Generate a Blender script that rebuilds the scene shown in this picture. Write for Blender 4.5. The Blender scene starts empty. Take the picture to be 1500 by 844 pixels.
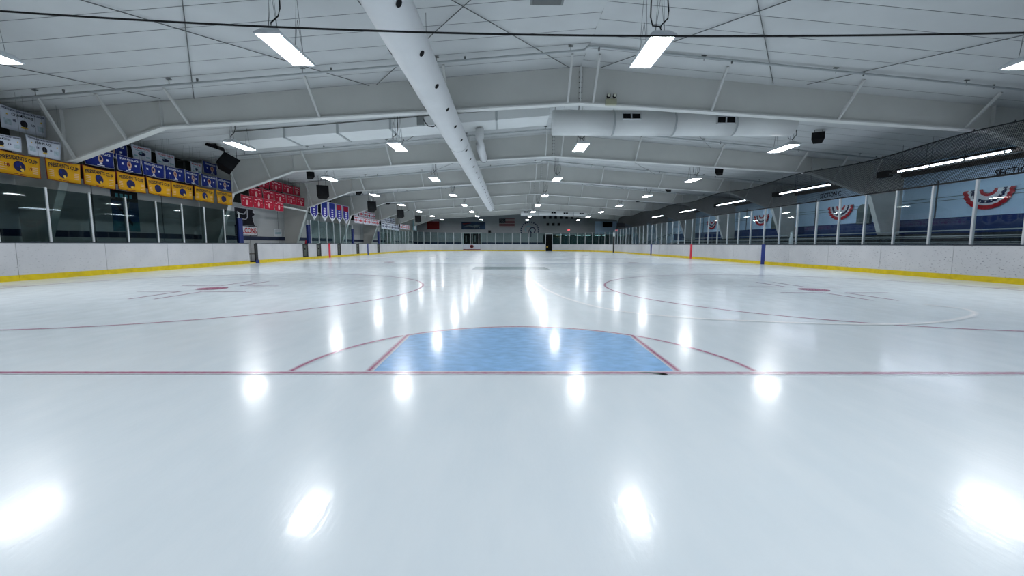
import bpy, math, random
from mathutils import Matrix, Vector
random.seed(7)
R = math.radians
col = bpy.context.scene.collection
scene = bpy.context.scene

# ------------------------------------------------------------------ camera, world, exposure
# World: X right across the rink (0 = centre line), Y down the ice (0 = near goal line), Z up, metres.
CAM = Vector((-0.1197, -3.1601, 0.9957))
PITCH, ROLL, YAW, FPX = 0.104395, 0.0027349, 0.0070144, 612.6
def cam_ray(u, v):
    cr, sr = math.cos(ROLL), math.sin(ROLL)
    u, v = cr*u + sr*v, -sr*u + cr*v
    cp, sp = math.cos(PITCH), math.sin(PITCH)
    yy, zz = cp - v*sp, -sp - v*cp
    c, s = math.cos(YAW), math.sin(YAW)
    return Vector((c*u + s*yy, -s*u + c*yy, zz))
fw = cam_ray(0, 0); rt = cam_ray(1, 0) - fw; up = fw - cam_ray(0, 1)
cd = bpy.data.cameras.new('camera'); cam = bpy.data.objects.new('camera', cd); col.objects.link(cam)
cd.sensor_width = 36.0; cd.lens = 36.0*FPX/1500.0; cd.clip_start = 0.05; cd.clip_end = 300
cam.matrix_world = Matrix(((rt.x, up.x, -fw.x, CAM.x), (rt.y, up.y, -fw.y, CAM.y), (rt.z, up.z, -fw.z, CAM.z), (0, 0, 0, 1)))
scene.camera = cam
w = bpy.data.worlds.new('world'); scene.world = w; w.use_nodes = True
w.node_tree.nodes['Background'].inputs[0].default_value = (0.6, 0.75, 1, 1)
w.node_tree.nodes['Background'].inputs[1].default_value = 0.0
vs = scene.view_settings
vs.view_transform = 'Standard'; vs.look = 'None'; vs.gamma = 1.0; vs.use_curve_mapping = False
vs.exposure = 1.08
LAMP = 40.0          # radiance of the high-bay lamps
STRIP = 26.0          # strip lights above the stands

# ------------------------------------------------------------------ materials
def _mat(name):
    m = bpy.data.materials.new(name); m.use_nodes = True
    nt = m.node_tree; b = nt.nodes['Principled BSDF']
    return m, nt, b
def noise(nt, scale, detail=4, coord='Object', vec=None, stretch=None):
    tc = nt.nodes.new('ShaderNodeTexCoord'); n = nt.nodes.new('ShaderNodeTexNoise')
    n.inputs['Scale'].default_value = scale; n.inputs['Detail'].default_value = detail
    src = tc.outputs[coord]
    if stretch:
        mp = nt.nodes.new('ShaderNodeMapping'); mp.inputs['Scale'].default_value = stretch
        nt.links.new(src, mp.inputs[0]); src = mp.outputs[0]
    nt.links.new(src, n.inputs['Vector'])
    return n
def mixcol(nt, fac, a, b):
    mx = nt.nodes.new('ShaderNodeMix'); mx.data_type = 'RGBA'
    for sock, v in ((mx.inputs[0], fac), (mx.inputs[6], a), (mx.inputs[7], b)):
        if isinstance(v, (int, float)): sock.default_value = v
        elif isinstance(v, tuple): sock.default_value = (*v, 1)
        else: nt.links.new(v, sock)
    return mx.outputs[2]
def maprange(nt, src, a, b, c=0.0, d=1.0):
    mr = nt.nodes.new('ShaderNodeMapRange'); mr.inputs[1].default_value = a; mr.inputs[2].default_value = b
    mr.inputs[3].default_value = c; mr.inputs[4].default_value = d; nt.links.new(src, mr.inputs[0])
    return mr.outputs[0]
def mat(name, c, rough=0.6, var=0.1, scale=3.0, metal=0.0, emit=0.0, bump=0.0, stretch=None, spec=0.25):
    m, nt, b = _mat(name)
    b.inputs['Roughness'].default_value = rough; b.inputs['Metallic'].default_value = metal
    b.inputs['Specular IOR Level'].default_value = spec
    n = noise(nt, scale, stretch=stretch)
    lo = tuple(x*(1-var) for x in c); hi = tuple(min(1, x*(1+var)) for x in c)
    out = mixcol(nt, maprange(nt, n.outputs['Fac'], .3, .7), lo, hi)
    nt.links.new(out, b.inputs['Base Color'])
    if bump:
        bp = nt.nodes.new('ShaderNodeBump'); bp.inputs['Strength'].default_value = bump; bp.inputs['Distance'].default_value = .02
        nt.links.new(n.outputs['Fac'], bp.inputs['Height']); nt.links.new(bp.outputs[0], b.inputs['Normal'])
    if emit:
        b.inputs['Emission Color'].default_value = (*c, 1); b.inputs['Emission Strength'].default_value = emit
    return m
ICE = (0.66, 0.745, 0.80)
def ice_color(nt):
    n = noise(nt, .35, 3, 'Object'); n2 = noise(nt, 6.0, 5, 'Object', stretch=(1, .35, 1))
    a = mixcol(nt, maprange(nt, n.outputs['Fac'], .3, .7), (ICE[0]*.95, ICE[1]*.96, ICE[2]*.97), ICE)
    return mixcol(nt, maprange(nt, n2.outputs['Fac'], .35, .75, 0, .35), a, (.76, .82, .86))
def ice_surface(nt, b):
    b.inputs['IOR'].default_value = 1.31; b.inputs['Specular IOR Level'].default_value = 0.2
    b.inputs['Coat Weight'].default_value = .22; b.inputs['Coat Roughness'].default_value = .095; b.inputs['Coat IOR'].default_value = 1.31
    n = noise(nt, 5.0, 5, 'Object', stretch=(1.0, .5, 1)); n2 = noise(nt, 45.0, 3, 'Object', stretch=(1, .35, 1))
    r = maprange(nt, n.outputs['Fac'], .3, .7, .19, .25); nt.links.new(r, b.inputs['Roughness'])
    bp = nt.nodes.new('ShaderNodeBump'); bp.inputs['Strength'].default_value = .05; bp.inputs['Distance'].default_value = .01
    nt.links.new(n2.outputs['Fac'], bp.inputs['Height']); nt.links.new(bp.outputs[0], b.inputs['Normal']); nt.links.new(bp.outputs[0], b.inputs['Coat Normal'])
def ice_mat():
    m, nt, b = _mat('ice'); nt.links.new(ice_color(nt), b.inputs['Base Color']); ice_surface(nt, b); return m
def paint_mat(name, c, strength=.85, edge=.5, texture=True):
    """paint seen through the ice: soft, slightly bleeding edges (UV v runs across the stripe)"""
    m, nt, b = _mat(name)
    uv = nt.nodes.new('ShaderNodeUVMap'); sx = nt.nodes.new('ShaderNodeSeparateXYZ'); nt.links.new(uv.outputs[0], sx.inputs[0])
    n = noise(nt, 25, 4, 'Object')
    ad = nt.nodes.new('ShaderNodeMath'); ad.operation = 'SUBTRACT'; nt.links.new(sx.outputs[1], ad.inputs[0]); ad.inputs[1].default_value = .5
    ab = nt.nodes.new('ShaderNodeMath'); ab.operation = 'ABSOLUTE'; nt.links.new(ad.outputs[0], ab.inputs[0])
    jt = nt.nodes.new('ShaderNodeMath'); jt.operation = 'MULTIPLY_ADD'; nt.links.new(n.outputs['Fac'], jt.inputs[0]); jt.inputs[1].default_value = .25
    nt.links.new(ab.outputs[0], jt.inputs[2])
    fac = maprange(nt, jt.outputs[0], .62, .62-edge, 0, strength)
    n3 = noise(nt, 14, 6, 'Object', stretch=(.6, 1, 1))
    cc = mixcol(nt, maprange(nt, n3.outputs['Fac'], .35, .68), tuple(x*.86 for x in c), tuple(min(1, x*1.12) for x in c))
    nt.links.new(mixcol(nt, fac, ice_color(nt), cc), b.inputs['Base Color']); ice_surface(nt, b)
    return m
def board_mat(name, scuff):
    m, nt, b = _mat(name); b.inputs['Roughness'].default_value = .35
    n = noise(nt, 1.2, 3); n2 = noise(nt, 16, 6, stretch=(1, .8, 1.6)); n3 = noise(nt, 1.1, 3)
    base = mixcol(nt, maprange(nt, n.outputs['Fac'], .3, .7), (.47, .485, .51), (.55, .56, .58))
    mk = maprange(nt, n2.outputs['Fac'], .60, .68, 0, scuff)
    pt = nt.nodes.new('ShaderNodeMath'); pt.operation = 'MULTIPLY'; nt.links.new(mk, pt.inputs[0])
    nt.links.new(maprange(nt, n3.outputs['Fac'], .38, .6), pt.inputs[1])
    nt.links.new(mixcol(nt, pt.outputs[0], base, (.10, .11, .14)), b.inputs['Base Color'])
    return m
def glass_mat(name, tint, refl=1.0):
    m, nt, b = _mat(name); nt.nodes.remove(b)
    out = nt.nodes['Material Output']; tr = nt.nodes.new('ShaderNodeBsdfTransparent'); tr.inputs[0].default_value = (*tint, 1)
    gl = nt.nodes.new('ShaderNodeBsdfGlossy'); gl.inputs['Roughness'].default_value = .02; gl.inputs[0].default_value = (.9, .95, .95, 1)
    lw = nt.nodes.new('ShaderNodeLayerWeight'); lw.inputs[0].default_value = .5      # Schlick reflectance of a thin pane
    pw = nt.nodes.new('ShaderNodeMath'); pw.operation = 'POWER'; pw.inputs[1].default_value = 5; nt.links.new(lw.outputs['Facing'], pw.inputs[0])
    mm = nt.nodes.new('ShaderNodeMath'); mm.operation = 'MULTIPLY_ADD'; mm.inputs[1].default_value = .9*refl; mm.inputs[2].default_value = .035*refl
    nt.links.new(pw.outputs[0], mm.inputs[0])
    mx = nt.nodes.new('ShaderNodeMixShader'); nt.links.new(mm.outputs[0], mx.inputs[0])
    nt.links.new(tr.outputs[0], mx.inputs[1]); nt.links.new(gl.outputs[0], mx.inputs[2]); nt.links.new(mx.outputs[0], out.inputs[0])
    return m
def emit_mat(name, c, s):
    m, nt, b = _mat(name); nt.nodes.remove(b); e = nt.nodes.new('ShaderNodeEmission')
    e.inputs[0].default_value = (*c, 1); e.inputs[1].default_value = s; nt.links.new(e.outputs[0], nt.nodes['Material Output'].inputs[0])
    return m
M = dict(
    faint_teal=mat('faint_teal_print', (.40, .49, .55), .85, .25, 12),
    flag_red=mat('dark_flag_red', (.16, .03, .035), .85, .1), flag_white=mat('grey_flag_white', (.30, .29, .29), .85, .06),  # flag cloth in dark red and greyish white
    ice=ice_mat(), red_paint=paint_mat('red_ice_paint', (.33, .055, .15), 1.0), blue_paint=paint_mat('blue_ice_paint', (.04, .10, .42), .9),
    crease=paint_mat('crease_blue_paint', (.26, .49, .80), 1.0, .05), white_paint=paint_mat('white_scrape', (.97, .98, .99), 1.0),
    ice_patch=paint_mat('grey_green_patch', (.20, .28, .30), .75, .2),
    concrete=mat('concrete', (.24, .25, .27), .85, .15, 1.5), rubber=mat('rubber_floor', (.014, .015, .017), .9, .2, 4, spec=.1),
    ceiling=mat('white_vinyl_insulation', (.56, .58, .585), .65, .05, .8, bump=.15), seam=mat('dark_seam', (.10, .11, .12), .9),
    steel=mat('painted_steel', (.58, .585, .56), .55, .05, .7), flange=mat('painted_steel_flange', (.68, .69, .675), .5, .05, 1.2),
    brace=mat('painted_brace', (.55, .56, .55), .5, .05), rod=mat('dark_rod', (.12, .13, .13), .5), black=mat('black_plastic', (.005, .005, .006), .7, spec=.15),
    cable=mat('black_cable', (.008, .009, .01), .6), pipe=mat('painted_pipe', (.42, .45, .46), .45, .06),
    wall=mat('wall_paint', (.46, .48, .49), .7, .06, .5, stretch=(1, .3, 2)), wall_dark=mat('dark_upper_wall', (.022, .024, .022), .85, .2, 1, spec=.15),
    wall_far=mat('far_wall_paint', (.29, .315, .335), .75, .06, .6), wall_corr=mat('far_wall_metal', (.28, .32, .33), .6, .06, .6),
    wall_right=mat('pale_blue_wall_paint', (.46, .63, .80), .7, .05, .5), navy=mat('navy_paint', (.012, .022, .06), .6, .15),
    navy_pad=mat('navy_wall_band', (.008, .03, .12), .65, .2, 2), duct=mat('white_fabric_duct', (.70, .71, .72), .75, .03, 1.5, bump=.25),
    metal_duct=mat('painted_sheet_metal', (.74, .76, .76), .5, .04, 1), hole=mat('dark_opening', (.006, .006, .007), .9),
    board=board_mat('white_board_plastic', .35), board_worn=board_mat('scuffed_board_plastic', .85), kick=mat('yellow_kick_plate', (.62, .47, .012), .4, .14, 5),
    sill=mat('dark_sill', (.03, .04, .055), .5), post=mat('aluminium_post', (.55, .58, .60), .35, .05, 4, metal=.5), glass=glass_mat('tinted_rink_glass', (.78, .88, .88)), glass_dark=glass_mat('dark_tinted_rink_glass', (.50, .575, .575)), glass_clear=glass_mat('clear_rink_glass', (.90, .95, .96)),
    clear=glass_mat('window_glass', (.75, .88, .9)), red_strip=mat('red_strip', (.60, .02, .05), .4), blue_strip=mat('blue_strip', (.008, .024, .17), .4),
    pad=mat('blue_foam_pad', (.005, .016, .11), .6, .15, 6), gate=mat('dark_gate_panel', (.02, .022, .024), .6, .2, 4, spec=.2), gate_core=mat('worn_gate_core', (.075, .085, .075), .6, .4, 6),
    lamp=emit_mat('lamp_glow', (.97, .98, 1.0), LAMP), strip=emit_mat('strip_glow', (.78, .86, 1.0), STRIP), house=mat('lamp_housing', (.62, .65, .68), .35, .04),
    lobby=emit_mat('lobby_lamp', (.80, .95, .95), 3.0), exit=emit_mat('exit_sign_glow', (1, .05, .06), 1.4),
    yellow=mat('yellow_cloth', (.52, .27, .005), .85, .08, 3, bump=.3), maroon=mat('dark_red_hem', (.14, .012, .012), .85),
    royal=mat('royal_blue_cloth', (.005, .017, .15), .85, .1, 3, bump=.3), white_cloth=mat('white_cloth', (.56, .60, .68), .85, .06, 3, bump=.3),
    redc=mat('red_cloth', (.33, .005, .025), .85, .1, 3, bump=.3), ink=mat('black_ink', (.012, .012, .02), .8), navy_ink=mat('navy_ink', (.008, .011, .06), .8),
    white_ink=mat('white_ink', (.66, .68, .72), .8), red_ink=mat('red_ink', (.42, .02, .03), .8), teal_ink=mat('teal_ink', (.20, .36, .42), .8), gold_ink=mat('gold_ink', (.62, .42, .06), .8),
    tan_ink=mat('tan_ink', (.50, .34, .25), .8), pink_ink=mat('pale_pink_ink', (.62, .36, .40), .8),
    purple=mat('blue_violet_cloth', (.03, .028, .26), .85, .1, 3, bump=.3), poster=mat('poster_blue', (.012, .10, .28), .6, .6, 1.6), poster_lo=mat('poster_teal', (.03, .16, .20), .6, .5, 3),
    poster_pale=mat('poster_pale', (.30, .36, .36), .6, .3, 5), alu=mat('bleacher_aluminium', (.36, .40, .42), .4, .1, 3, metal=.4), bl_dark=mat('bleacher_frame', (.03, .035, .04), .6),
    net=mat('black_net_cord', (.006, .007, .008), .8), mural=mat('mural_blue', (.010, .032, .07), .6, .7, .9), mural_pale=mat('mural_pale', (.10, .14, .16), .6, .5, 1.4),
    door=mat('dark_door', (.004, .005, .005), .8, spec=.08), frame_w=mat('white_frame', (.55, .62, .63), .5), beige=mat('beige_plastic', (.38, .38, .27), .5),
    lens=mat('lamp_lens', (.7, .7, .6), .2), unit=mat('grey_unit', (.23, .25, .25), .6, .1), brown=mat('brown_beam', (.10, .09, .08), .7),
    grey_gate=mat('grey_gate_plastic', (.48, .49, .55), .5, .05), glove=mat('debris_dark', (.09, .12, .115), .7), slate=mat('grey_green_door', (.10, .13, .13), .6), bench=mat('bench_wood', (.16, .15, .14), .6))

# ------------------------------------------------------------------ mesh helpers
class MB:
    def __init__(self): self.v = []; self.f = []; self.uv = None
    def add(self, vs, fs):
        o = len(self.v); self.v += [tuple(p) for p in vs]; self.f += [tuple(i+o for i in f) for f in fs]; return self
    def box(self, x0, x1, y0, y1, z0, z1):
        vs = [(x, y, z) for z in (z0, z1) for y in (y0, y1) for x in (x0, x1)]
        return self.add(vs, [(0, 2, 3, 1), (4, 5, 7, 6), (0, 1, 5, 4), (2, 6, 7, 3), (0, 4, 6, 2), (1, 3, 7, 5)])
    def hexa(self, vs):       # 4 bottom + 4 top, both counter-clockwise
        return self.add(vs, [(0, 3, 2, 1), (4, 5, 6, 7), (0, 1, 5, 4), (1, 2, 6, 5), (2, 3, 7, 6), (3, 0, 4, 7)])
    def tube(self, pts, r, n=8, cap=True):
        pts = [Vector(p) for p in pts]; rings = []
        for i, p in enumerate(pts):
            d = (pts[min(i+1, len(pts)-1)] - pts[max(i-1, 0)]).normalized()
            a = d.cross(Vector((0, 0, 1)) if abs(d.z) < .9 else Vector((1, 0, 0))).normalized(); b = d.cross(a)
            rr = r[i] if isinstance(r, (list, tuple)) else r
            rings.append([p + a*rr*math.cos(2*math.pi*k/n) + b*rr*math.sin(2*math.pi*k/n) for k in range(n)])
        fs = []
        for i in range(len(rings)-1):
            for k in range(n): fs.append((i*n+k, i*n+(k+1) % n, (i+1)*n+(k+1) % n, (i+1)*n+k))
        if cap: fs.append(tuple(range(n-1, -1, -1))); fs.append(tuple((len(rings)-1)*n+k for k in range(n)))
        return self.add([q for rg in rings for q in rg], fs)
    def prism(self, poly, fn0, fn1):      # polygon in 2d, mapped by fn0 / fn1 to the two faces
        n = len(poly); vs = [fn0(*p) for p in poly] + [fn1(*p) for p in poly]
        return self.add(vs, [tuple(range(n-1, -1, -1)), tuple(range(n, 2*n))] + [(i, (i+1) % n, n+(i+1) % n, n+i) for i in range(n)])
    def beam(self, a, b, w, h):
        a, b = Vector(a), Vector(b); d = (b-a).normalized()
        s = d.cross(Vector((0, 0, 1)) if abs(d.z) < .95 else Vector((0, 1, 0))).normalized(); t = s.cross(d)
        return self.hexa([a-s*w/2-t*h/2, a+s*w/2-t*h/2, b+s*w/2-t*h/2, b-s*w/2-t*h/2, a-s*w/2+t*h/2, a+s*w/2+t*h/2, b+s*w/2+t*h/2, b-s*w/2+t*h/2])
    def build(self, name, m, parent=None, smooth=False, origin=None):
        off = Vector((0, 0, 0))
        if parent is not None:
            q = parent
            while q is not None: off += Vector(q.location); q = q.parent
        elif origin is not None: off = Vector(origin)
        else:
            xs = [p[0] for p in self.v]; ys = [p[1] for p in self.v]
            off = Vector(((min(xs)+max(xs))/2, (min(ys)+max(ys))/2, min(p[2] for p in self.v)))
        me = bpy.data.meshes.new(name); me.from_pydata([tuple(Vector(p)-off) for p in self.v], [], self.f)
        if self.uv:
            ul = me.uv_layers.new(name='UVMap')
            for lp in me.loops: ul.data[lp.index].uv = self.uv[lp.vertex_index]
        if smooth:
            for p in me.polygons: p.use_smooth = True
        me.materials.append(M[m]); me.update()
        o = bpy.data.objects.new(name, me); col.objects.link(o)
        if parent is not None: o.parent = parent
        else: o.location = off
        return o
def tag(o, label=None, cat=None, group=None, kind=None):
    for k, v in (('label', label), ('category', cat), ('group', group), ('kind', kind)):
        if v: o[k] = v
    return o
def thing(name, loc, label, cat, group=None):
    o = bpy.data.objects.new(name, None); o.empty_display_size = .2; o.location = loc; col.objects.link(o)
    return tag(o, label, cat, group)
def copy_tree(o, parent=None, loc=None):
    c = o.copy(); col.objects.link(c); c.parent = parent
    if loc is not None: c.location = loc
    for ch in list(o.children): copy_tree(ch, c)
    return c
def plain_copy(o, loc, parent):
    c = o.copy(); col.objects.link(c); c.parent = parent; c.location = loc; return c
ORD = ['nearest', 'second nearest', 'third nearest', 'fourth nearest', 'fifth nearest', 'sixth nearest', 'seventh nearest', 'farthest']
CNT = ['first', 'second', 'third', 'fourth', 'fifth', 'sixth', 'seventh', 'eighth', 'ninth', 'tenth']
_tx = {}
def text_mesh(s, bold=0.0):
    k = (s, bold)
    if k not in _tx:
        c = bpy.data.curves.new('t', 'FONT'); c.body = s; c.resolution_u = 2; c.align_x = 'CENTER'; c.offset = bold
        o = bpy.data.objects.new('t', c); col.objects.link(o); bpy.context.view_layer.update()
        me = o.evaluated_get(bpy.context.evaluated_depsgraph_get()).to_mesh()
        vs = [tuple(v.co) for v in me.vertices]; fs = [tuple(p.vertices) for p in me.polygons]
        bpy.data.objects.remove(o); bpy.data.curves.remove(c)
        xs = [p[0] for p in vs]; ys = [p[1] for p in vs]; cx = (min(xs)+max(xs))/2; h = max(ys)-min(ys)
        _tx[k] = ([((p[0]-cx)/h, (p[1]-min(ys))/h-.5) for p in vs], fs, (max(xs)-min(xs))/h)
    return _tx[k]

# ------------------------------------------------------------------ the setting
RX, RZ, SL = 2.0, 6.28, 0.0838            # roof ridge and slope
roof = lambda x: RZ - SL*abs(x-RX)
YB, YF = -7.0, 63.29                        # back and far walls
XL, XR = -15.2, 19.2
HW, EY, CR = 12.95, 57.6, 8.53              # rink half width, far end, corner radius
fl = tag(MB().box(-13.05, 13.05, -3.9, 57.72, -.06, 0).build('floor', 'ice'), 'smooth white rink ice reflecting the overhead lights', None, None, 'structure')
tag(MB().box(XL-.4, XR+.4, YB-.2, YF+4.2, -.3, -.07).build('floor', 'concrete'), 'grey concrete floor around the rink', None, None, 'structure')
for x0, x1 in ((XL, -13.06), (13.06, XR)):
    tag(MB().box(x0, x1, YB, YF, -.069, -.02).build('floor', 'rubber'), 'dark rubber walkway outside the boards', None, None, 'structure')
tag(MB().box(-13.06, 13.06, 57.73, YF, -.069, -.02).build('floor', 'rubber'), 'dark rubber walkway behind the far boards', None, None, 'structure')

# painted markings under the ice
def stripe(name, pts, wd, m, z, closed=False):
    b = MB(); b.uv = []; n = len(pts); P = [Vector((p[0], p[1], 0)) for p in pts]
    for i, p in enumerate(P):
        d = (P[(i+1) % n]-P[i-1]) if closed else (P[min(i+1, n-1)]-P[max(i-1, 0)])
        d.normalize(); s = Vector((-d.y, d.x, 0))*wd/2
        b.v += [(p.x-s.x, p.y-s.y, z), (p.x+s.x, p.y+s.y, z)]; b.uv += [(i, 0), (i, 1)]
    for i in range(n if closed else n-1):
        j = (i+1) % n; b.f.append((2*i, 2*j, 2*j+1, 2*i+1))
    return b.build(name, m, fl)
def arc(cx, cy, r, a0, a1, n): return [(cx+r*math.cos(R(a0+(a1-a0)*i/n)), cy+r*math.sin(R(a0+(a1-a0)*i/n))) for i in range(n+1)]
b = MB(); b.uv = []
cp = [(-1.22, 0.0)] + [(x, y) for x, y in reversed(arc(0, 0, 1.83, 47.6, 132.4, 24))] + [(1.22, 0.0)]
b.v = [(x, y, .001) for x, y in cp]; b.uv = [(0, .5)]*len(cp); b.f = [tuple(range(len(cp)-1, -1, -1))]
b.build('goal_crease', 'crease', fl)
stripe('crease_line', arc(0, 0, 1.83, 0, 180, 48), .075, 'red_paint', .002)
for s in (-1, 1): stripe('crease_line', [(s*1.22, 0), (s*1.225, .7), (s*1.235, 1.36)], .075, 'red_paint', .0025)
stripe('goal_line', [(x, 0) for x in range(-13, 14)], .09, 'red_paint', .003)
stripe('goal_line', [(x, 54.25) for x in range(-12, 13)], .06, 'red_paint', .003)
for y, m_, wd in ((18.29, 'blue_paint', .3), (27.1, 'red_paint', .3), (35.9, 'blue_paint', .3)):
    stripe({'blue_paint': 'blue_line', 'red_paint': 'centre_line'}[m_], [(x, y) for x in range(-13, 14)], wd, m_, .002)
stripe('centre_circle', arc(0, 27.1, 4.57, 0, 360, 96)[:-1], .05, 'blue_paint', .0025, True)
def spot(cx, cy):
    b = MB(); b.v = [(x, y, .0035) for x, y in arc(cx, cy, .30, 0, 360, 28)[:-1]]; b.uv = [(0, .5)]*28; b.f = [tuple(range(28))]
    b.build('faceoff_spot', 'red_paint', fl)
for cy in (6.1, 48.1):
    for s in (-1, 1):
        cx = s*6.7
        stripe('faceoff_circle', arc(cx, cy, 4.57, 0, 360, 128)[:-1], .085, 'red_paint', .002, True); spot(cx, cy)
        for sx in (-1, 1):
            for sy in (-1, 1):
                stripe('faceoff_hash_mark', [(cx+sx*.23, cy+sy*1.8), (cx+sx*.23, cy+sy*.6)], .085, 'red_paint', .0027)
                stripe('faceoff_hash_mark', [(cx+sx*.23, cy+sy*.6), (cx+sx*1.13, cy+sy*.6)], .085, 'red_paint', .0029)
                stripe('faceoff_hash_mark', [(cx+sx*4.57, cy+sy*.45), (cx+sx*5.18, cy+sy*.45)], .085, 'red_paint', .0029)
for s in (-1, 1):
    for cy in (19.8, 34.4): spot(s*6.7, cy)
sc = [(-1.3, 11.3), (-.6, 10.4), (.1, 9.5), (.5, 8.5), (.62, 7.2), (.72, 5.9), (1.0, 4.3), (1.48, 3.12), (2.27, 2.5), (3.07, 2.24), (3.84, 2.07), (4.64, 2.02), (5.3, 2.13), (5.92, 2.38), (6.5, 2.7), (6.9, 3.05), (7.05, 3.4), (6.9, 3.8)]
def smooth(pts, k=4):
    out = []
    for i in range(len(pts)-1):
        p0, p1, p2, p3 = (Vector((*pts[max(0, min(len(pts)-1, j))], 0)) for j in (i-1, i, i+1, i+2))
        for q in range(k):
            t = q/k; out.append(tuple((.5*((2*p1)+(p2-p0)*t+(2*p0-5*p1+4*p2-p3)*t*t+(3*p1-p0-3*p2+p3)*t**3))[:2]))
    return out+[pts[-1]]
stripe('white_scrape_mark', smooth(sc), .11, 'white_paint', .0032)
b = MB(); b.v = [(-1.6, 13.4, .002), (1.5, 13.4, .002), (1.45, 15.3, .002), (-1.6, 15.3, .002)]; b.uv = [(0, .35)]*4; b.f = [(0, 1, 2, 3)]
b.build('grey_green_ice_patch', 'ice_patch', fl)  # flat grey-green rectangle on the ice
for x0, x1, y0, y1 in ((-1.6, -.95, 13.42, 15.28), (-1.55, 1.45, 15.05, 15.3), (-1.6, 1.48, 13.38, 13.6)):
    b = MB(); b.v = [(x0, y0, .0028), (x1, y0, .0028), (x1, y1, .0028), (x0, y1, .0028)]; b.uv = [(0, .2)]*4; b.f = [(0, 1, 2, 3)]
    b.build('ice_patch_border', 'ice_patch', fl)

# ceiling: backing sheet, then each insulation strip between the seams
slope = lambda x, y0, y1, dz: [(XL, y0, roof(XL)+dz), (RX, y0, RZ+dz), (XR, y0, roof(XR)+dz), (XL, y1, roof(XL)+dz), (RX, y1, RZ+dz), (XR, y1, roof(XR)+dz)]
b = MB(); v0 = slope(0, YB, YF+.1, .05); v1 = slope(0, YB, YF+.1, .12)
b.add(v0+v1, [(0, 1, 4, 3), (1, 2, 5, 4), (6, 9, 10, 7), (7, 10, 11, 8), (0, 6, 7, 1), (1, 7, 8, 2), (3, 4, 10, 9), (4, 5, 11, 10), (0, 3, 9, 6), (2, 8, 11, 5)])
ceil = tag(b.build('ceiling', 'seam'), 'white sloping insulated ceiling with regular seams', None, None, 'structure')
PW = .735; base = {}
for side, xe in ((-1, XL+.02), (1, XR-.02)):
    b = MB(); nx = 8; ny = 4
    for i in range(nx+1):
        x = RX+(xe-RX)*i/nx
        for j in range(ny+1):
            t = j/ny; sag = .03*(1-(2*t-1)**2)*(1 if 0 < i < nx else .6)
            b.v.append((x, (PW-.016)*t, roof(x)-sag+.012))
    for i in range(nx):
        for j in range(ny):
            q = i*(ny+1)+j; b.f.append((q, q+1, q+ny+2, q+ny+1) if side < 0 else (q, q+ny+1, q+ny+2, q+1))
    base[side] = b
n = int((YF-YB)/PW)
for side in (-1, 1):
    first = None
    for k in range(n):
        y = YB+.05+k*PW+(.3 if side > 0 else 0)
        if y+PW > YF: break
        if first is None:
            bb = MB(); bb.v = [(p[0], p[1]+y, p[2]) for p in base[side].v]; bb.f = base[side].f
            first = bb.build('insulation_panel', 'ceiling', ceil, True); y_first = y
        else: plain_copy(first, (0, y-y_first, 0), ceil)

def gable(name, y0, y1, m, label, holes=None):
    b = MB(); poly = [(XL, -.1), (XR, -.1), (XR, roof(XR)+.1), (RX, RZ+.1), (XL, roof(XL)+.1)]
    b.prism(poly, lambda x, z: (x, y0, z), lambda x, z: (x, y1, z))
    return tag(b.build(name, m), label, None, None, 'structure')
gable('wall_back', YB-.2, YB, 'wall_far', 'plain grey end wall behind the near goal')
# left wall
wl = tag(MB().box(XL-.2, XL, YB, YF+.1, -.1, roof(XL)+.12).build('wall_left', 'wall'), 'grey painted side wall with a navy stripe', None, None, 'structure')
MB().box(XL, XL+.012, YB, YF, 3.25, 4.83).build('upper_wall_part', 'wall_dark', wl)  # upper part of the wall, coloured much darker than below
MB().box(XL, XL+.012, YB, YF, 1.2, 1.42).build('wall_stripe', 'navy', wl)
for k in range(23): MB().box(XL, XL+.006, YB+1+3.05*k, YB+1.03+3.05*k, 0, 3.24).build('wall_seam', 'seam', wl)
# right wall
wr = tag(MB().box(XR, XR+.2, YB, YF+.1, -.1, roof(XR)+.12).build('wall_right', 'wall_right'), 'pale blue side wall behind the stands with a navy band', None, None, 'structure')
MB().box(XR-.03, XR, YB, 46.0, 1.5, 2.21).build('wall_band', 'navy_pad', wr)
for z in (2.98, 3.12): tag(MB().tube([(XR-.012, YB, z), (XR-.012, 46, z)], .012, 6).build('wall_conduit_lower' if z < 3 else 'wall_conduit_upper', 'rod'), 'thin %s conduit along the pale stand wall' % ('lower' if z < 3 else 'upper'), None, None, 'structure')  # surface conduits on the wall, built as part of the setting
tag(MB().box(XR-.22, XR, YB, 62, 4.28, 4.46).build('wall_girt', 'brown'), 'brown horizontal beam high on the stand wall', None, None, 'structure')  # girt along the wall, built as part of the setting
for yy in (12.7, 20.2, 27.9, 35.5): MB().box(XR-.03, XR, yy+3.2, yy+3.25, 2.21, 3.9).build('wall_seam', 'seam', wr)
# far wall with the lobby windows and a double door
X0, X1 = 5.2, 15.8
wf = MB()
wf.box(XL, -7.31, YF, YF+.2, -.1, roof(-7.31)); wf.box(-7.31, -4.62, YF, YF+.2, 2.66, roof(-7.31)); wf.box(-4.62, X0, YF, YF+.2, -.1, roof(-4.62))
wf.box(X0, X1, YF, YF+.2, -.1, .9); wf.box(X0, X1, YF, YF+.2, 2.55, 5.05); wf.box(X1, XR, YF, YF+.2, -.1, roof(XR))
wf.prism([(XL, 4.5), (XR, 4.5), (XR, roof(XR)+.1), (RX, RZ+.1), (XL, roof(XL)+.1)], lambda x, z: (x, YF+.005, z), lambda x, z: (x, YF+.2, z))
wf = tag(wf.build('wall_far', 'wall_far'), 'grey end wall with a flag and lobby windows', None, None, 'structure')
MB().box(-4.5, X0, YF-.012, YF, .95, 1.28).build('wall_stripe', 'navy', wf)
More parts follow.
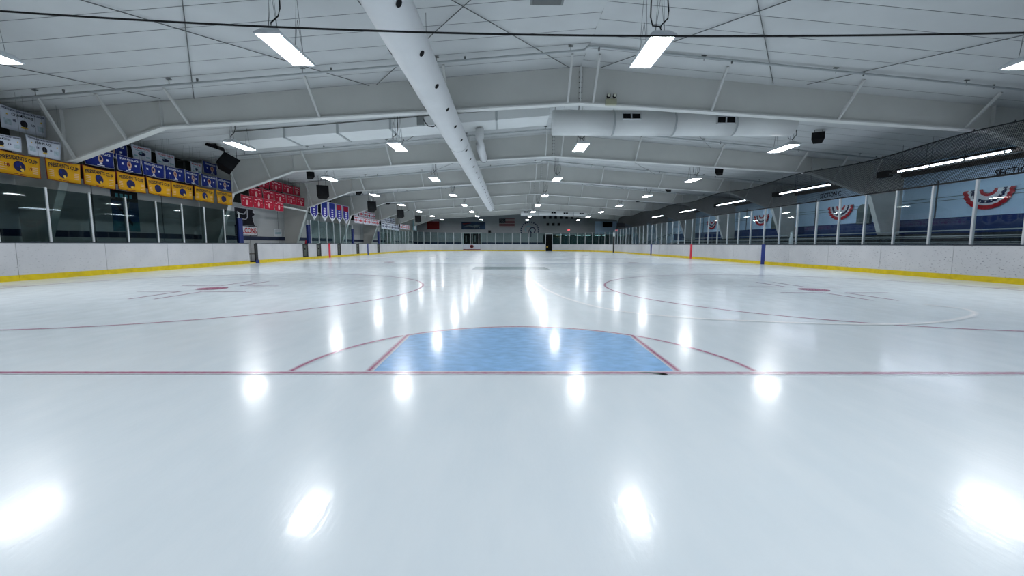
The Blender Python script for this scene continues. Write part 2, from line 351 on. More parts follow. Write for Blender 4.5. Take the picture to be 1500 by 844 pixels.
MB().box(XL, -7.5, YF-.012, YF, .95, 1.28).build('wall_stripe', 'navy', wf)
for k in range(27):
    x = X0+.02+k*.30
    MB().box(x, x+.15, YF-.05, YF, 2.62, min(5.5, roof(x)-.2)).build('corrugated_rib', 'wall_corr', wf)
MB().box(13.4, XR, YF-.04, YF, 2.6, 4.6).build('pale_wall_panel', 'wall_right', wf)
# lobby behind the windows
lob = tag(MB().box(X0-.5, X1+.5, YF+3.9, YF+4.0, -.06, 3.2).build('wall_lobby', 'slate'), 'dim lobby wall behind the far windows', None, None, 'structure')
tag(MB().box(X0-.5, X1+.5, YF+.21, YF+4.0, 2.9, 3.0).build('ceiling', 'unit'), 'lobby ceiling behind the far windows', None, None, 'structure')
for i, (x, w_) in enumerate(((6.1, .5), (7.9, .9), (9.3, .8), (11.0, .9), (12.4, 1.2), (14.2, .9), (15.2, .5))):
    t = thing('lobby_light', (x, YF+1.6, 2.45), 'small lit strip light in the lobby, %s from the dark exit gate' % CNT[i], 'light', 'lobby lights behind the far windows')
    MB().box(x-w_/2, x+w_/2, YF+1.5, YF+1.7, 2.45, 2.49).build('lamp', 'lobby', t); MB().box(x-w_/2-.02, x+w_/2+.02, YF+1.48, YF+1.72, 2.49, 2.9).build('housing', 'house', t)
for i in range(8):
    x0 = X0+i*(X1-X0)/8; x1 = X0+(i+1)*(X1-X0)/8
    b = MB().box(x0, x0+.05, YF-.02, YF+.1, .9, 2.55).box(x1-.05, x1, YF-.02, YF+.1, .9, 2.55).box(x0+.05, x1-.05, YF-.02, YF+.1, .9, .96).box(x0+.05, x1-.05, YF-.02, YF+.1, 2.49, 2.55)
    wn = tag(b.build('window_%d' % (i+1), 'slate'), 'dark framed lobby window, %s from the left in the far wall' % CNT[i], None, None, 'structure')
    MB().box(x0+.05, x1-.05, YF+.03, YF+.045, .96, 2.49).build('pane', 'clear', wn)
d = MB().box(-7.45, -7.31, YF-.06, YF+.1, 0, 2.8).box(-4.62, -4.48, YF-.06, YF+.1, 0, 2.8).box(-7.31, -4.62, YF-.06, YF+.1, 2.66, 2.8).box(-6.02, -5.9, YF-.06, YF+.1, 0, 2.66)
d = tag(d.build('door_1', 'frame_w'), 'dark double door in a white frame in the far wall', None, None, 'structure')
for x0, x1 in ((-7.31, -6.02), (-5.9, -4.62)):
    lf = MB().box(x0, x1, YF+.02, YF+.08, 0, 2.66).build('door_leaf', 'door', d); MB().box(x0+.3, x0+.5, YF+.005, YF+.02, 1.3, 2.3).build('door_window', 'slate', lf)

# ------------------------------------------------------------------ steel roof frames
def make_frame(y):
    t = thing('roof_frame', (RX, y, 0), '', 'roof frame', 'steel roof frames across the rink')
    for s in (-1, 1):
        mx = lambda x: RX+s*(RX-x) if s > 0 else x
        web = [(2, 5.22), (-10.53, 4.46), (-13.5, 3.40), (-14.73, 0), (-15.15, 0), (-15.15, roof(-15.15)-.005), (2, RZ-.005)]
        if s < 0: MB().prism(web, lambda x, z: (x, y-.012, z), lambda x, z: (x, y+.012, z)).build('web', 'steel', t)
        else: MB().prism([(mx(x), z) for x, z in web], lambda x, z: (x, y-.012, z), lambda x, z: (x, y+.012, z)).build('web', 'steel', t)
        bl = [(2, 5.22), (-10.53, 4.46), (-13.5, 3.40)]; b = MB()
        for (xa, za), (xb, zb) in zip(bl, bl[1:]): b.beam((mx(xa), y, za), (mx(xb), y, zb), .24, .045)
        b.build('bottom_flange', 'flange', t)
        MB().beam((mx(-13.5), y, 3.42), (mx(-14.73), y, 0), .24, .03).build('column_flange', 'flange', t)
        for x in (-10.53, -13.5):
            z0 = 4.46 if x > -12 else 3.4
            MB().box(min(mx(x), mx(x)+.02), max(mx(x), mx(x)+.02), y-.12, y+.12, z0, roof(x)-.03).build('web_stiffener', 'brace', t)
        for x in (1.62, -1.95, -5.8, -9.7, -11.6, -13.2):
            zb = 5.22+(x-2)*(.76/12.53) if x > -10.53 else 4.46+(x+10.53)*(1.06/2.97)
            b = MB().beam((mx(x), y-.1, zb+.03), (mx(x), y-.95, roof(x)-.02), .06, .06)
            b.build('flange_brace', 'brace', t)
    b = MB().box(RX-.02, RX+.02, y-.12, y+.12, 5.2, RZ-.03)
    b.build('ridge_plate', 'flange', t)
    b = MB()
    for k in range(6):
        for s in (-1, 1): b.tube([(RX-.05, y+s*.08, 5.35+.15*k), (RX+.05, y+s*.08, 5.35+.15*k)], .014, 6)
    b.build('ridge_bolts', 'rod', t)
    return t
FY = [9.95+7.62*k for k in range(7)]
fr0 = make_frame(FY[0])
for k, y in enumerate(FY):
    o = fr0 if k == 0 else copy_tree(fr0, None, (RX, y, 0))
    o['label'] = 'cream painted steel roof frame with sloping haunches, %s to the crease' % (ORD[k] if k < 6 else 'farthest')

# diagonal roof rods
def rod(name, a, b, r, m, label, cat, group=None):
    return tag(MB().tube([a, b], r, 6).build(name, m, None, False, a), label, cat, group)
RODS = [((-7.94, 4.99), (-4.27, 10.0), 'left of the fabric duct, running to the duct'), ((-12.6, 5.6), (-10.31, 9.63), 'beside the first row of lights at far left'),
        ((5.58, 5.81), (2.57, 9.78), 'just right of the ridge, leaning left'), ((10.90, 6.24), (8.6, 9.6), 'far right in front of the nearest roof frame'),
        ((-1.32, 5.93), (1.71, 9.9), 'right of the fabric duct, running to the ridge'), ((-.91, 5.99), (-4.08, 9.9), 'passing behind the fabric duct'),
        ((-6.25, 5.23), (-9.48, 9.83), 'crossing the left ceiling above the banners'), ((4.94, 5.92), (7.70, 9.75), 'crossing the ceiling right of the second light')]
for k, (a, b_, l) in enumerate(RODS):
    rod('roof_brace_rod', (a[0], a[1], roof(a[0])-.05), (b_[0], b_[1], roof(b_[0])-.05), .010, 'rod', 'thin dark ceiling brace rod '+l, 'brace rod', 'roof brace rods')
for k in range(1, 6):
    y = FY[k]
    for s in (-1, 1):
        a = (RX+s*2, y-7.4); e = (RX+s*7.5, y-.2)
        rod('roof_brace_rod', (a[0], a[1], roof(a[0])-.05), (e[0], e[1], roof(e[0])-.05), .008, 'rod', 'thin dark brace rod %s of the ridge before the %s roof frame' % ('left' if s < 0 else 'right', ORD[k]), 'brace rod', 'roof brace rods')

# sprinkler pipes, one in each bay
for k in range(7):
    y = 8.5+7.62*k
    t = thing('sprinkler_pipe', (RX, y, roof(RX)-.2), 'pale sprinkler pipe under the ceiling in front of the %s roof frame' % (ORD[k] if k < 6 else 'farthest'), 'pipe', 'sprinkler pipes')
    b = MB().tube([(-14.9, y, roof(-14.9)-.19), (1.86, y, roof(1.86)-.15), (1.97, y, roof(1.97)-.06), (2.2, y, roof(2.2)-.06), (18.9, y, roof(18.9)-.17)], .03, 8)
    b.build('pipe', 'pipe', t, True)
    for q in range(9):
        x = -12.7+q*3.55
        if abs(x-RX) < .3: continue
        MB().tube([(x, y, roof(x)-.16), (x, y, roof(x)+.0)], .008, 5).box(x-.06, x+.06, y-.03, y+.03, roof(x)-.035, roof(x)-.02).build('pipe_hanger', 'rod', t)
        hx = x+.75
        MB().tube([(hx, y, roof(hx)-.17), (hx, y, roof(hx)-.07)], [.018, .03], 6).build('sprinkler_head', 'rod', t)

# ------------------------------------------------------------------ hanging lights
def make_light(x, y, z=4.51):
    t = thing('high_bay_light', (x, y, z), '', 'light', 'hanging high-bay lights')
    w2, l2 = .20, .63
    MB().add([(x-w2, y-l2, z), (x+w2, y-l2, z), (x+w2, y+l2, z), (x-w2, y+l2, z)], [(0, 3, 2, 1)]).build('lamp_panel', 'lamp', t)
    b = MB(); w3, l3 = .225, .655
    for p in ((x-w3, x-w2, y-l3, y+l3), (x+w2, x+w3, y-l3, y+l3), (x-w2, x+w2, y-l3, y-l2), (x-w2, x+w2, y+l2, y+l3)): b.box(*p, z-.012, z+.025)
    fr = b.build('reflector_rim', 'house', t)
    b = MB()
    for e in (-1, 1):
        for q in range(7): b.box(x-.17+q*.0567-.004, x-.17+q*.0567+.004, y+e*(l2-.05)-.035, y+e*(l2-.05)+.035, z-.014, z-.006)
    b.build('wire_guard', 'house', fr)
    MB().hexa([(x-w3, y-l3, z+.025), (x+w3, y-l3, z+.025), (x+w3, y+l3, z+.025), (x-w3, y+l3, z+.025), (x-.13, y-.56, z+.12), (x+.13, y-.56, z+.12), (x+.13, y+.56, z+.12), (x-.13, y+.56, z+.12)]).build('housing', 'house', t)
    return t
ROWS = [(-9.9, 'row above the championship banners at left'), (-4.19, 'row just left of the fabric duct'), (2.48, 'row under the roof ridge'), (9.92, 'row nearest the stands')]
lt0 = None
for ri, (x, rl) in enumerate(ROWS):
    for k in range(-1, 8):
        y = 4.93+7.62*k
        if lt0 is None: o = lt0 = make_light(x, y)
        else: o = copy_tree(lt0, None, (x, y, 4.51))
        if k >= 0: o['label'] = 'lit hanging fluorescent light, %s in the %s' % (ORD[k], rl)
        else: o['label'] = 'lit hanging fluorescent light overhead behind the crease, %s' % rl
        zr = roof(x)-.02
        for e in (-.45, .45):
            MB().tube([(x-.08, y+e, 4.63), (x, y+e, zr)], .004, 4).build('hanger_wire', 'rod', o)
            MB().tube([(x+.08, y+e, 4.63), (x, y+e, zr)], .004, 4).build('hanger_wire', 'rod', o)
        c = [(x+.02, y-.5, 4.62), (x-.02, y-.5, 4.72), (x-.14, y-.48, 4.74), (x-.17, y-.45, 4.90), (x-.15, y-.42, zr)]
        if ri < 2: c = [(x, y-.5, 4.62), (x, y-.5, 4.74), (x+.12, y-.48, 4.86), (x+.14, y-.45, 5.0), (x+.12, y-.42, zr)]
        MB().tube(c, .012, 6).build('power_cord', 'cable', o)

# ------------------------------------------------------------------ ducts
DX, DZ, DR, DE = -1.92, 4.55, .355, 38.0
t = thing('fabric_duct', (DX, 16, DZ-DR), 'long white round fabric duct with vent holes running down the rink', 'duct')
b = MB(); ys = [-4+i*(DE+4)/56 for i in range(57)]
b.tube([(DX, y, DZ) for y in ys]+[(DX, DE+.12, DZ), (DX, DE+.2, DZ)], [DR*(1+.012*math.sin(y*1.9)) for y in ys]+[DR*.85, DR*.45], 28)
b.build('duct_sleeve', 'duct', t, True)
for y in (11.9, 24.1): MB().tube([(DX, y-.012, DZ), (DX, y+.012, DZ)], DR*1.014, 28, True).build('joint_band', 'pipe', t, True)
for k in range(24):
    y = 3.02+1.53*k
    for a in (-78, 62):                # degrees from straight down
        ang = R(-42 if a > 0 else -144); n_ = Vector((math.cos(ang), 0, math.sin(ang))); ct = Vector((DX, y, DZ))+n_*(DR*1.012)
        tv = Vector((-n_.z, 0, n_.x)); vs_ = []
        for q in range(12):
            aa = 2*math.pi*q/12; vs_.append(ct+tv*.055*math.cos(aa)+Vector((0, 1, 0))*.075*math.sin(aa))
        vs2 = [p+n_*.006 for p in vs_]
        MB().add(vs_+vs2, [tuple(range(11, -1, -1)), tuple(range(12, 24))]+[(i, (i+1) % 12, 12+(i+1) % 12, 12+i) for i in range(12)]).build('vent_hole', 'hole', t)
for k in range(9):
    y = 2+4.4*k; MB().tube([(DX, y, DZ+DR-.01), (DX, y, roof(DX)-.02)], .006, 5).build('duct_hanger', 'rod', t)
MB().tube([(DX, DE+.2, DZ), (DX+.05, DE+.3, DZ)], [.12, .05], 10).build('tie_end', 'duct', t, True)
# supply box duct following the roof, left of the ridge
t = thing('supply_duct', (-4.6, 13.7, 4.9), 'white rectangular duct under the ceiling behind the nearest roof frame', 'duct')
b = MB()
for i in range(6):
    xa, xb = -10.6+i*2.0, -10.6+(i+1)*2.0-.02
    MB().hexa([(xa, 13.2, roof(xa)-.40), (xb, 13.2, roof(xb)-.40), (xb, 14.5, roof(xb)-.40), (xa, 14.5, roof(xa)-.40), (xa, 13.2, roof(xa)-.06), (xb, 13.2, roof(xb)-.06), (xb, 14.5, roof(xb)-.06), (xa, 14.5, roof(xa)-.06)]).build('duct_section', 'metal_duct', t)
for i in range(1, 6):
    xa = -10.6+i*2.0-.05
    MB().hexa([(xa, 13.17, roof(xa)-.43), (xa+.08, 13.17, roof(xa)-.43), (xa+.08, 14.53, roof(xa)-.43), (xa, 14.53, roof(xa)-.43), (xa, 13.17, roof(xa)-.05), (xa+.08, 13.17, roof(xa)-.05), (xa+.08, 14.53, roof(xa)-.05), (xa, 14.53, roof(xa)-.05)]).build('duct_joint', 'pipe', t)
t = thing('branch_duct', (-1.3, 15.5, 4.75), 'short white round branch duct right of the fabric duct', 'duct')
MB().tube([(-1.3, 14.0, 5.55), (-1.3, 14.05, 5.2), (-1.3, 14.2, 5.0), (-1.3, 14.5, 4.92), (-1.3, 16.6, 4.9)], .17, 18).build('duct_pipe', 'duct', t, True)
MB().tube([(-1.3, 16.6, 4.9), (-1.3, 16.64, 4.9)], .18, 18).build('end_cap', 'rod', t, True)
def grille(t, x, y, z, tilt, wd=.62, ht=.24):
    n_ = Vector((0, -math.cos(tilt), math.sin(tilt))); u_ = Vector((1, 0, 0)); v_ = Vector((0, math.sin(tilt), math.cos(tilt))); c = Vector((x, y, z))
    def bx(u0, u1, v0, v1, d0, d1):
        return [c+u_*u0+v_*v0+n_*d0, c+u_*u1+v_*v0+n_*d0, c+u_*u1+v_*v0+n_*d1, c+u_*u0+v_*v0+n_*d1, c+u_*u0+v_*v1+n_*d0, c+u_*u1+v_*v1+n_*d0, c+u_*u1+v_*v1+n_*d1, c+u_*u0+v_*v1+n_*d1]
    b = MB(); e = .025
    for q in ((-wd/2, wd/2, -ht/2, -ht/2+e), (-wd/2, wd/2, ht/2-e, ht/2), (-wd/2, -wd/2+e, -ht/2, ht/2), (wd/2-e, wd/2, -ht/2, ht/2), (-e/2, e/2, -ht/2, ht/2)): b.hexa(bx(*q, 0, .05))
    g = b.build('grille_frame', 'house', t)
    for s in (-1, 1): MB().hexa(bx(s*wd/4-wd/4+e, s*wd/4+wd/4-e, -ht/2+e, ht/2-e, 0, .012)).build('grille_opening', 'hole', g)
def cross_duct(label, x0, x1, yc, zc, r, gx, seg):
    t = thing('round_cross_duct', ((x0+x1)/2, yc, zc-r), label, 'duct', 'cross ducts with grilles')
    L = (x1-x0)/seg
    for i in range(seg): MB().tube([(x0+i*L+.012, yc, zc), (x0+(i+1)*L-.012, yc, zc)], r, 28).build('duct_section', 'metal_duct', t, True)
    for i in range(1, seg): MB().tube([(x0+i*L-.03, yc, zc), (x0+i*L+.03, yc, zc)], r*1.012, 28).build('duct_joint', 'pipe', t, True)
    for i in range(seg+1):
        x = x0+.1+(x1-x0-.2)*i/seg; MB().tube([(x, yc, zc+r-.02), (x, yc, roof(x)-.01)], .008, 5).build('duct_hanger', 'rod', t)
    for i, x in enumerate(gx):
        tl_ = R(max(-8, 14-14*i)); grille(t, x, yc-r*math.cos(tl_)-.01, zc+r*math.sin(tl_), tl_)
    return t
cross_duct('large white cross duct with two dark grilles right of the ridge', 1.3, 9.3, 11.25, 5.02, .40, (3.83, 6.9), 4)
cross_duct('distant white cross duct with four dark grilles near the far wall', 1.4, 10.7, 52.8, 5.12, .36, (2.1, 5.7, 7.3, 9.4), 4)
# ceiling unit at top edge, emergency light, junction box, steel cable
t = thing('ceiling_unit', (.63, 5.6, 5.75), 'grey box unit fixed to the ceiling beside the ridge', 'heater')
MB().box(.3, .97, 5.2, 5.95, 5.86, 6.09).build('unit_body', 'unit', t); MB().box(.35, .92, 5.25, 5.9, 5.84, 5.86).build('unit_grille', 'rod', t)
t = thing('emergency_light', (2.9, 9.78, 5.12), 'twin headed emergency light on the nearest roof frame', 'emergency light')
MB().box(2.74, 3.06, 9.7, 9.83, 5.13, 5.29).build('battery_box', 'beige', t)
for s in (-1, 1):
    h = MB().tube([(2.9+s*.09, 9.66, 5.37), (2.9+s*.09, 9.74, 5.36), (2.9+s*.09, 9.80, 5.35)], [.06, .055, .03], 12).build('lamp_head', 'black', t, True)
    MB().tube([(2.9+s*.09, 9.645, 5.37), (2.9+s*.09, 9.66, 5.37)], .045, 12).build('lamp_lens', 'lens', h, True)
    MB().tube([(2.9+s*.09, 9.77, 5.28), (2.9+s*.09, 9.77, 5.34)], .012, 6).build('lamp_neck', 'black', t)
t = thing('junction_box', (-2.75, 10.2, 4.6), 'dark junction box with a looping cord below the nearest roof frame', 'junction box')
MB().box(-2.95, -2.75, 10.1, 10.25, 4.62, 4.88).build('box_body', 'unit', t)
MB().tube([(-2.78, 10.15, 4.85), (-2.7, 10.1, 4.7), (-2.6, 10.08, 4.58), (-2.45, 10.08, 4.56), (-2.3, 10.1, 4.64)], .015, 6).build('cord', 'cable', t)
pts = []
for i in range(33):
    q = i/32; x = -12.0+26.0*q; pts.append((x, 2.9, 3.845+(.0037 if x < 1.5 else .0024)*(x-1.5)**2))
pts = [(-12.0, 2.9, roof(-12)-.01)]+pts+[(14.0, 2.9, roof(14)-.01)]
tag(MB().tube(pts, .013, 6).build('steel_cable', 'cable'), 'black steel cable strung across the rink above the crease', 'cable')

# ------------------------------------------------------------------ dasher boards and glass
S0 = 49.07-5.18; SA = math.pi/2*CR; SE = 2*(HW-CR)
TOT = 2*S0+2*SA+SE
def path(s):
    """point and outward normal along the boards: left side, far corner, far end, right side back"""
    if s <= S0: return Vector((-HW, 5.18+s, 0)), Vector((-1, 0, 0))
    s -= S0
    if s <= SA:
        a = math.pi-s/CR; return Vector((-HW+CR+CR*math.cos(a), 49.07+CR*math.sin(a), 0)), Vector((math.cos(a), math.sin(a), 0))
    s -= SA
    if s <= SE: return Vector((-HW+CR+s, EY, 0)), Vector((0, 1, 0))
    s -= SE
    if s <= SA:
        a = math.pi/2-s/CR; return Vector((HW-CR+CR*math.cos(a), 49.07+CR*math.sin(a), 0)), Vector((math.cos(a), math.sin(a), 0))
    s -= SA
    return Vector((HW, 49.07-s, 0)), Vector((1, 0, 0))
def sweep(s0, s1, d0, d1, z0, z1):
    n = max(1, int((s1-s0)/.6)) if not (s1 <= S0 or s0 >= TOT-S0) else 1
    b = MB()
    for i in range(n+1):
        p, q = path(s0+(s1-s0)*i/n)
        b.v += [tuple(p+q*d0+Vector((0, 0, z0))), tuple(p+q*d1+Vector((0, 0, z0))), tuple(p+q*d1+Vector((0, 0, z1))), tuple(p+q*d0+Vector((0, 0, z1)))]
    for i in range(n):
        o = 4*i
        for k in range(4): b.f.append((o+k, o+(k+1) % 4, o+4+(k+1) % 4, o+4+k))
    b.f += [(3, 2, 1, 0), (4*n, 4*n+1, 4*n+2, 4*n+3)]
    return b
sL = lambda y: y-5.18                         # along the left side
sR = lambda y: TOT-(y-5.18)                   # along the right side
sFar = lambda x: S0+SA+(x+HW-CR)              # along the far end (straight part)
left_b = thing('dasher_boards', (-HW, 27, 0), 'white rink boards with yellow kick plate along the player benches at left', 'rink boards', 'dasher boards')
far_b = thing('dasher_boards', (0, EY, 0), 'curved white rink boards around the far end of the ice', 'rink boards', 'dasher boards')
right_b = thing('dasher_boards', (HW, 27, 0), 'scuffed white rink boards with yellow kick plate in front of the stands', 'rink boards', 'dasher boards')
def boards(parent, s0, s1, m, step=2.42, start=None):
    cuts = [s0]; s = (start if start is not None else s0+step)
    while s < s1-.25:
        if s > s0+.1: cuts.append(s)
        s += step
    cuts.append(s1)
    for a, e in zip(cuts, cuts[1:]):
        p = sweep(a+.006, e-.006, 0, .07, .155, .992).build('board_panel', m, parent)
        sweep(a+.004, e-.004, -.012, .07, 0, .155).build('kick_plate', 'kick', p)
        sweep(a, e, -.012, .11, .992, 1.022).build('sill', 'sill', p)
gaps = [(17.65, 18.36), (23.03, 23.73), (24.92, 25.58), (28.31, 28.95), (32.24, 32.88), (37.81, 38.56)]
prev = 5.18
for g0, g1 in gaps:
    boards(left_b, sL(prev), sL(g0), 'board', start=sL(7.85) if prev < 6 else None)
    if g0 > 18: sweep(sL(g0), sL(g1), -.012, .07, 0, .15).build('kick_plate', 'kick', left_b)
    else: sweep(sL(g0), sL(g0+.45), -.012, .07, 0, .06).build('kick_plate', 'kick', left_b)
    prev = g1
boards(left_b, sL(prev), S0, 'board')
ZG0, ZG1 = S0+SA-2.35, S0+SA+.15              # ice resurfacer gate
BG0, BG1 = sFar(4.42)+.75, sFar(4.42)+1.65     # black gate in the far boards
RG0, RG1 = TOT-S0-.55, TOT-S0+.1               # dark gate at the right corner
boards(far_b, S0, ZG0, 'board'); boards(far_b, ZG1, BG0, 'board'); boards(far_b, BG1, RG0, 'board'); boards(right_b, RG1, TOT, 'board_worn', start=sR(9.1)-2.42*17)
# centre and blue strips on the boards
for yy, m_, w_ in ((26.75, 'red_strip', .3), (34.9, 'blue_strip', .3)): sweep(sL(yy), sL(yy+w_), -.018, 0, 0, 1.024).build({'red_strip': 'centre_line_strip', 'blue_strip': 'blue_line_strip'}[m_], m_, left_b)
sweep(sL(18.12), sL(18.42), -.02, .0, 0, .156).build('blue_line_strip', 'blue_strip', left_b)
for yy, m_, w_ in ((18.18, 'blue_strip', .3), (26.75, 'red_strip', .3), (35.25, 'blue_strip', .3)): sweep(sR(yy+w_), sR(yy), -.018, 0, 0, 1.024).build({'red_strip': 'centre_line_strip', 'blue_strip': 'blue_line_strip'}[m_], m_, right_b)
# gates
for i, (g0, g1) in enumerate(gaps):
    lab = ['open bench gate with a dark jamb beside the nearest blue pad', 'dark bench gate just before the second blue pad', 'dark penalty box gate left of the red centre strip', 'black penalty box gate right of the red centre strip', 'dark narrow bench gate left of the far blue strip', 'dark bench gate at the far end of the benches'][i]
    t = thing('bench_gate', (-HW-.03, (g0+g1)/2, 0), lab, 'gate', 'bench gates in the left boards')
    if i == 0:
        MB().box(-HW-.06, -HW+.004, g1-.2, g1-.02, .0, .99).build('jamb', 'gate', t)
        lf = MB().box(-HW-.82, -HW-.10, g0+.02, g0+.07, .1, .98).build('door_leaf', 'grey_gate', t)
        MB().box(-HW-.5, -HW-.3, g0+.07, g0+.1, .5, .6).build('latch', 'gate', lf)
    else:
        lf = MB().box(-HW-.05, -HW-.008, g0+.03, g1-.03, .155, .98).build('door_leaf', 'gate', t)
        MB().box(-HW-.008, -HW+.004, g0+.14, g1-.22, .22, .9).build('door_panel', 'gate_core', lf)
        MB().box(-HW+.004, -HW+.02, g0+.2, g0+.32, .62, .7).build('latch', 'black', lf)
        for y in (g0, g1-.03): MB().box(-HW-.07, -HW, y, y+.03, .15, 1.02).build('jamb', 'black', t)
def path_gate(name, s0, s1, z1, m, label, gap=.01):
    t = thing(name, tuple(path((s0+s1)/2)[0]), label, 'gate')
    return t, sweep(s0+gap, s1-gap, .0, .06, .155 if z1 < 1.1 else .0, z1).build('gate_panel', m, t)
zg, p = path_gate('resurfacer_gate', ZG0, ZG1, .98, 'grey_gate', 'grey double gate with a round emblem in the far boards')
sweep(ZG0+.01, ZG1-.01, -.012, .06, 0, .155).build('kick_plate', 'gold_ink', zg); sweep(ZG0+.01, ZG1-.01, -.014, 0, .16, .26).build('red_band', 'flag_red', zg)
q, nn = path((ZG0+ZG1)/2); tv = Vector((nn.y, -nn.x, 0)); b = MB()
vs_ = [q-nn*.03+tv*.28*math.cos(2*math.pi*k/18)+Vector((0, 0, .66+.24*math.sin(2*math.pi*k/18))) for k in range(18)]
b.add(vs_+[v+nn*.028 for v in vs_], [tuple(range(18)), tuple(range(35, 17, -1))]+[(i, 18+i, 18+(i+1) % 18, (i+1) % 18) for i in range(18)]); em = b.build('round_emblem', 'maroon', zg)
vs_ = [q-nn*.034+tv*.17*math.cos(2*math.pi*k/14)+Vector((0, 0, .66+.13*math.sin(2*math.pi*k/14))) for k in range(14)]
MB().add(vs_+[v+nn*.003 for v in vs_], [tuple(range(14)), tuple(range(27, 13, -1))]).build('emblem_centre', 'ink', em)
sweep((ZG0+ZG1)/2-.012, (ZG0+ZG1)/2+.012, -.003, .06, .155, .98).build('gate_seam', 'gate', zg)
bg, p = path_gate('exit_gate', BG0, BG1, 2.45, 'door', 'tall black gate opening in the far boards right of the flag')
sweep(BG0+.02, BG1-.02, -.0, .06, 2.45, 2.52).build('header', 'frame_w', bg); sweep(BG0+.12, BG0+.32, -.012, 0, .5, .75).build('sticker', 'gold_ink', bg)
rg, p = path_gate('corner_gate', RG0, RG1, 2.0, 'gate', 'narrow dark gate with a white cap at the far right corner')
sweep(RG0+.02, RG1-.02, -.02, .1, 2.0, 2.45).build('white_cap', 'frame_w', rg); sweep(RG0+.1, RG1-.1, -.012, 0, .15, 1.9).build('gate_inset', 'black', rg)
# glass
def glazing(t, s0, s1, zt, step=1.22, last=True, gm='glass'):
    n = max(1, round((s1-s0)/step)); st = (s1-s0)/n
    for i in range(n+1):
        if i < n:
            a, e = s0+i*st, s0+(i+1)*st
            sweep(a+.025, e-.025, .04, .052, 1.022, zt).build('glass_pane', gm, t)
        if i < n or last:
            s = s0+i*st; sweep(s-.028, s+.028, .02, .09, 1.022, zt+.03).build('glass_post', 'post', t)
gl = thing('rink_glass', (-HW-.05, 11, 1.02), 'tinted glass panes on grey posts below the yellow banners', 'rink glass', 'glass above the boards')
glazing(gl, sL(5.12), sL(16.0), 2.5, 1.209, True, 'glass_dark'); sweep(sL(16.03), sL(16.95), .04, .052, 1.022, 2.5).build('glass_pane', 'glass_dark', gl)
gp = thing('rink_glass', (-HW-.05, 27, 1.02), 'tinted glass in front of the penalty boxes below the blue pennants', 'rink glass', 'glass above the boards')
glazing(gp, sL(24.3), sL(31.4), 2.5, 1.2, False)
gf = thing('rink_glass', (0, EY+.05, 1.02), 'tinted glass panes curving around the far end boards', 'rink glass', 'glass above the boards')
glazing(gf, sL(38.9), S0, 2.52); glazing(gf, S0+.06, BG0-.03, 2.6); glazing(gf, BG1+.03, RG0-.05, 2.6)
gr = thing('rink_glass', (HW+.05, 27, 1.02), 'tall tinted glass panes on grey posts in front of the stands', 'rink glass', 'glass above the boards')
glazing(gr, RG1+.05, sR(5.05), 2.80, 1.222, True, 'glass_clear')
sweep(RG1+.02, sR(5.0), .03, .075, 2.83, 2.862).build('top_cable', 'cable', gr)
for i, y in enumerate((17.12, 24.0, 31.66, 38.5)):
    t = thing('padded_post', (-HW-.05, y, 1.02), 'royal blue padded post, %s along the left boards' % ['nearest', 'second', 'third', 'farthest'][i], 'padded post', 'blue padded posts')
    MB().box(-HW-.13, -HW+.0, y-.15, y+.15, 1.022, 2.2).build('foam_pad', 'pad', t)
    MB().tube([(-HW-.07, y, 2.2), (-HW-.07, y, 2.5)], .03, 8).build('post_core', 'post', t)
    MB().box(-HW-.135, -HW+.005, y-.155, y+.155, 1.6, 1.62).build('pad_strap', 'navy', t)
# player benches behind the boards
for i, (y0, y1) in enumerate(((18.7, 23.6), (32.9, 37.6))):
    t = thing('player_bench', (-14.0, (y0+y1)/2, 0), ['long wooden player bench behind the nearer bench gates', 'long wooden player bench behind the farther bench gates'][i], 'bench', 'player benches')
    MB().box(-14.25, -13.95, y0, y1, .42, .47).build('seat', 'bench', t)
    for q in range(4):
        y = y0+.2+(y1-y0-.5)*q/3; MB().box(-14.2, -14.0, y, y+.06, -.02, .42).build('leg', 'bl_dark', t)
t = thing('safety_cone', (-14.1, 25.6, 0), 'small bright red cone standing behind the left boards', 'cone')
MB().tube([(-14.1, 25.9, .75), (-14.1, 25.9, 1.22)], [.12, .05], 12).build('cone_body', 'red_strip', t, True); MB().box(-14.25, -13.95, 25.75, 26.05, -.02, .75).build('cone_stand', 'gate', t)

# ------------------------------------------------------------------ stands at right
t = thing('bleachers', (16.6, 27, 0), 'long aluminium bleachers of five rows behind the right glass', 'bleachers')
for i in range(5):
    x = 14.7+.78*i; z = .62+.24*i
    for j in range(6):
        y0 = 4.5+j*6.0
        MB().box(x, x+.26, y0, y0+5.96, z, z+.04).build('seat_plank', 'alu', t)
        MB().box(x-.36, x-.06, y0, y0+5.96, z-.3, z-.26).build('foot_plank', 'alu', t)
        MB().box(x+.27, x+.29, y0, y0+5.96, z-.28, z-.08).build('riser_board', 'bl_dark', t)
for j in range(13):
    y = 4.7+j*2.98
    b = MB().prism([(14.4, -.02), (18.5, -.02), (18.5, 1.3), (18.1, 1.3), (14.6, .58), (14.4, .3)], lambda x, z: (x, y, z), lambda x, z: (x, y+.05, z)); b.build('support_frame', 'bl_dark', t)
MB().box(18.5, 18.54, 4.5, 40.5, .2, 1.5).build('back_board', 'navy_pad', t)
# stairs and rail at the far end of the stands
t = thing('stand_stairs', (16.5, 43, 0), 'grey railed steps at the far end of the stands', 'stairs')
for i in range(6): MB().box(14.4+.6*i, 15.0+.6*i, 41.2, 42.6, -.02, .22+.2*i).build('step', 'alu', t)
for y in (41.2, 42.6):
    MB().tube([(14.4, y, 1.1), (18.0, y, 2.35)], .025, 8).build('handrail', 'rod', t)
    for i in range(5): MB().tube([(14.5+.8*i, y, .2+.27*i), (14.5+.8*i, y, 1.13+.278*i)], .018, 6).build('baluster', 'rod', t)
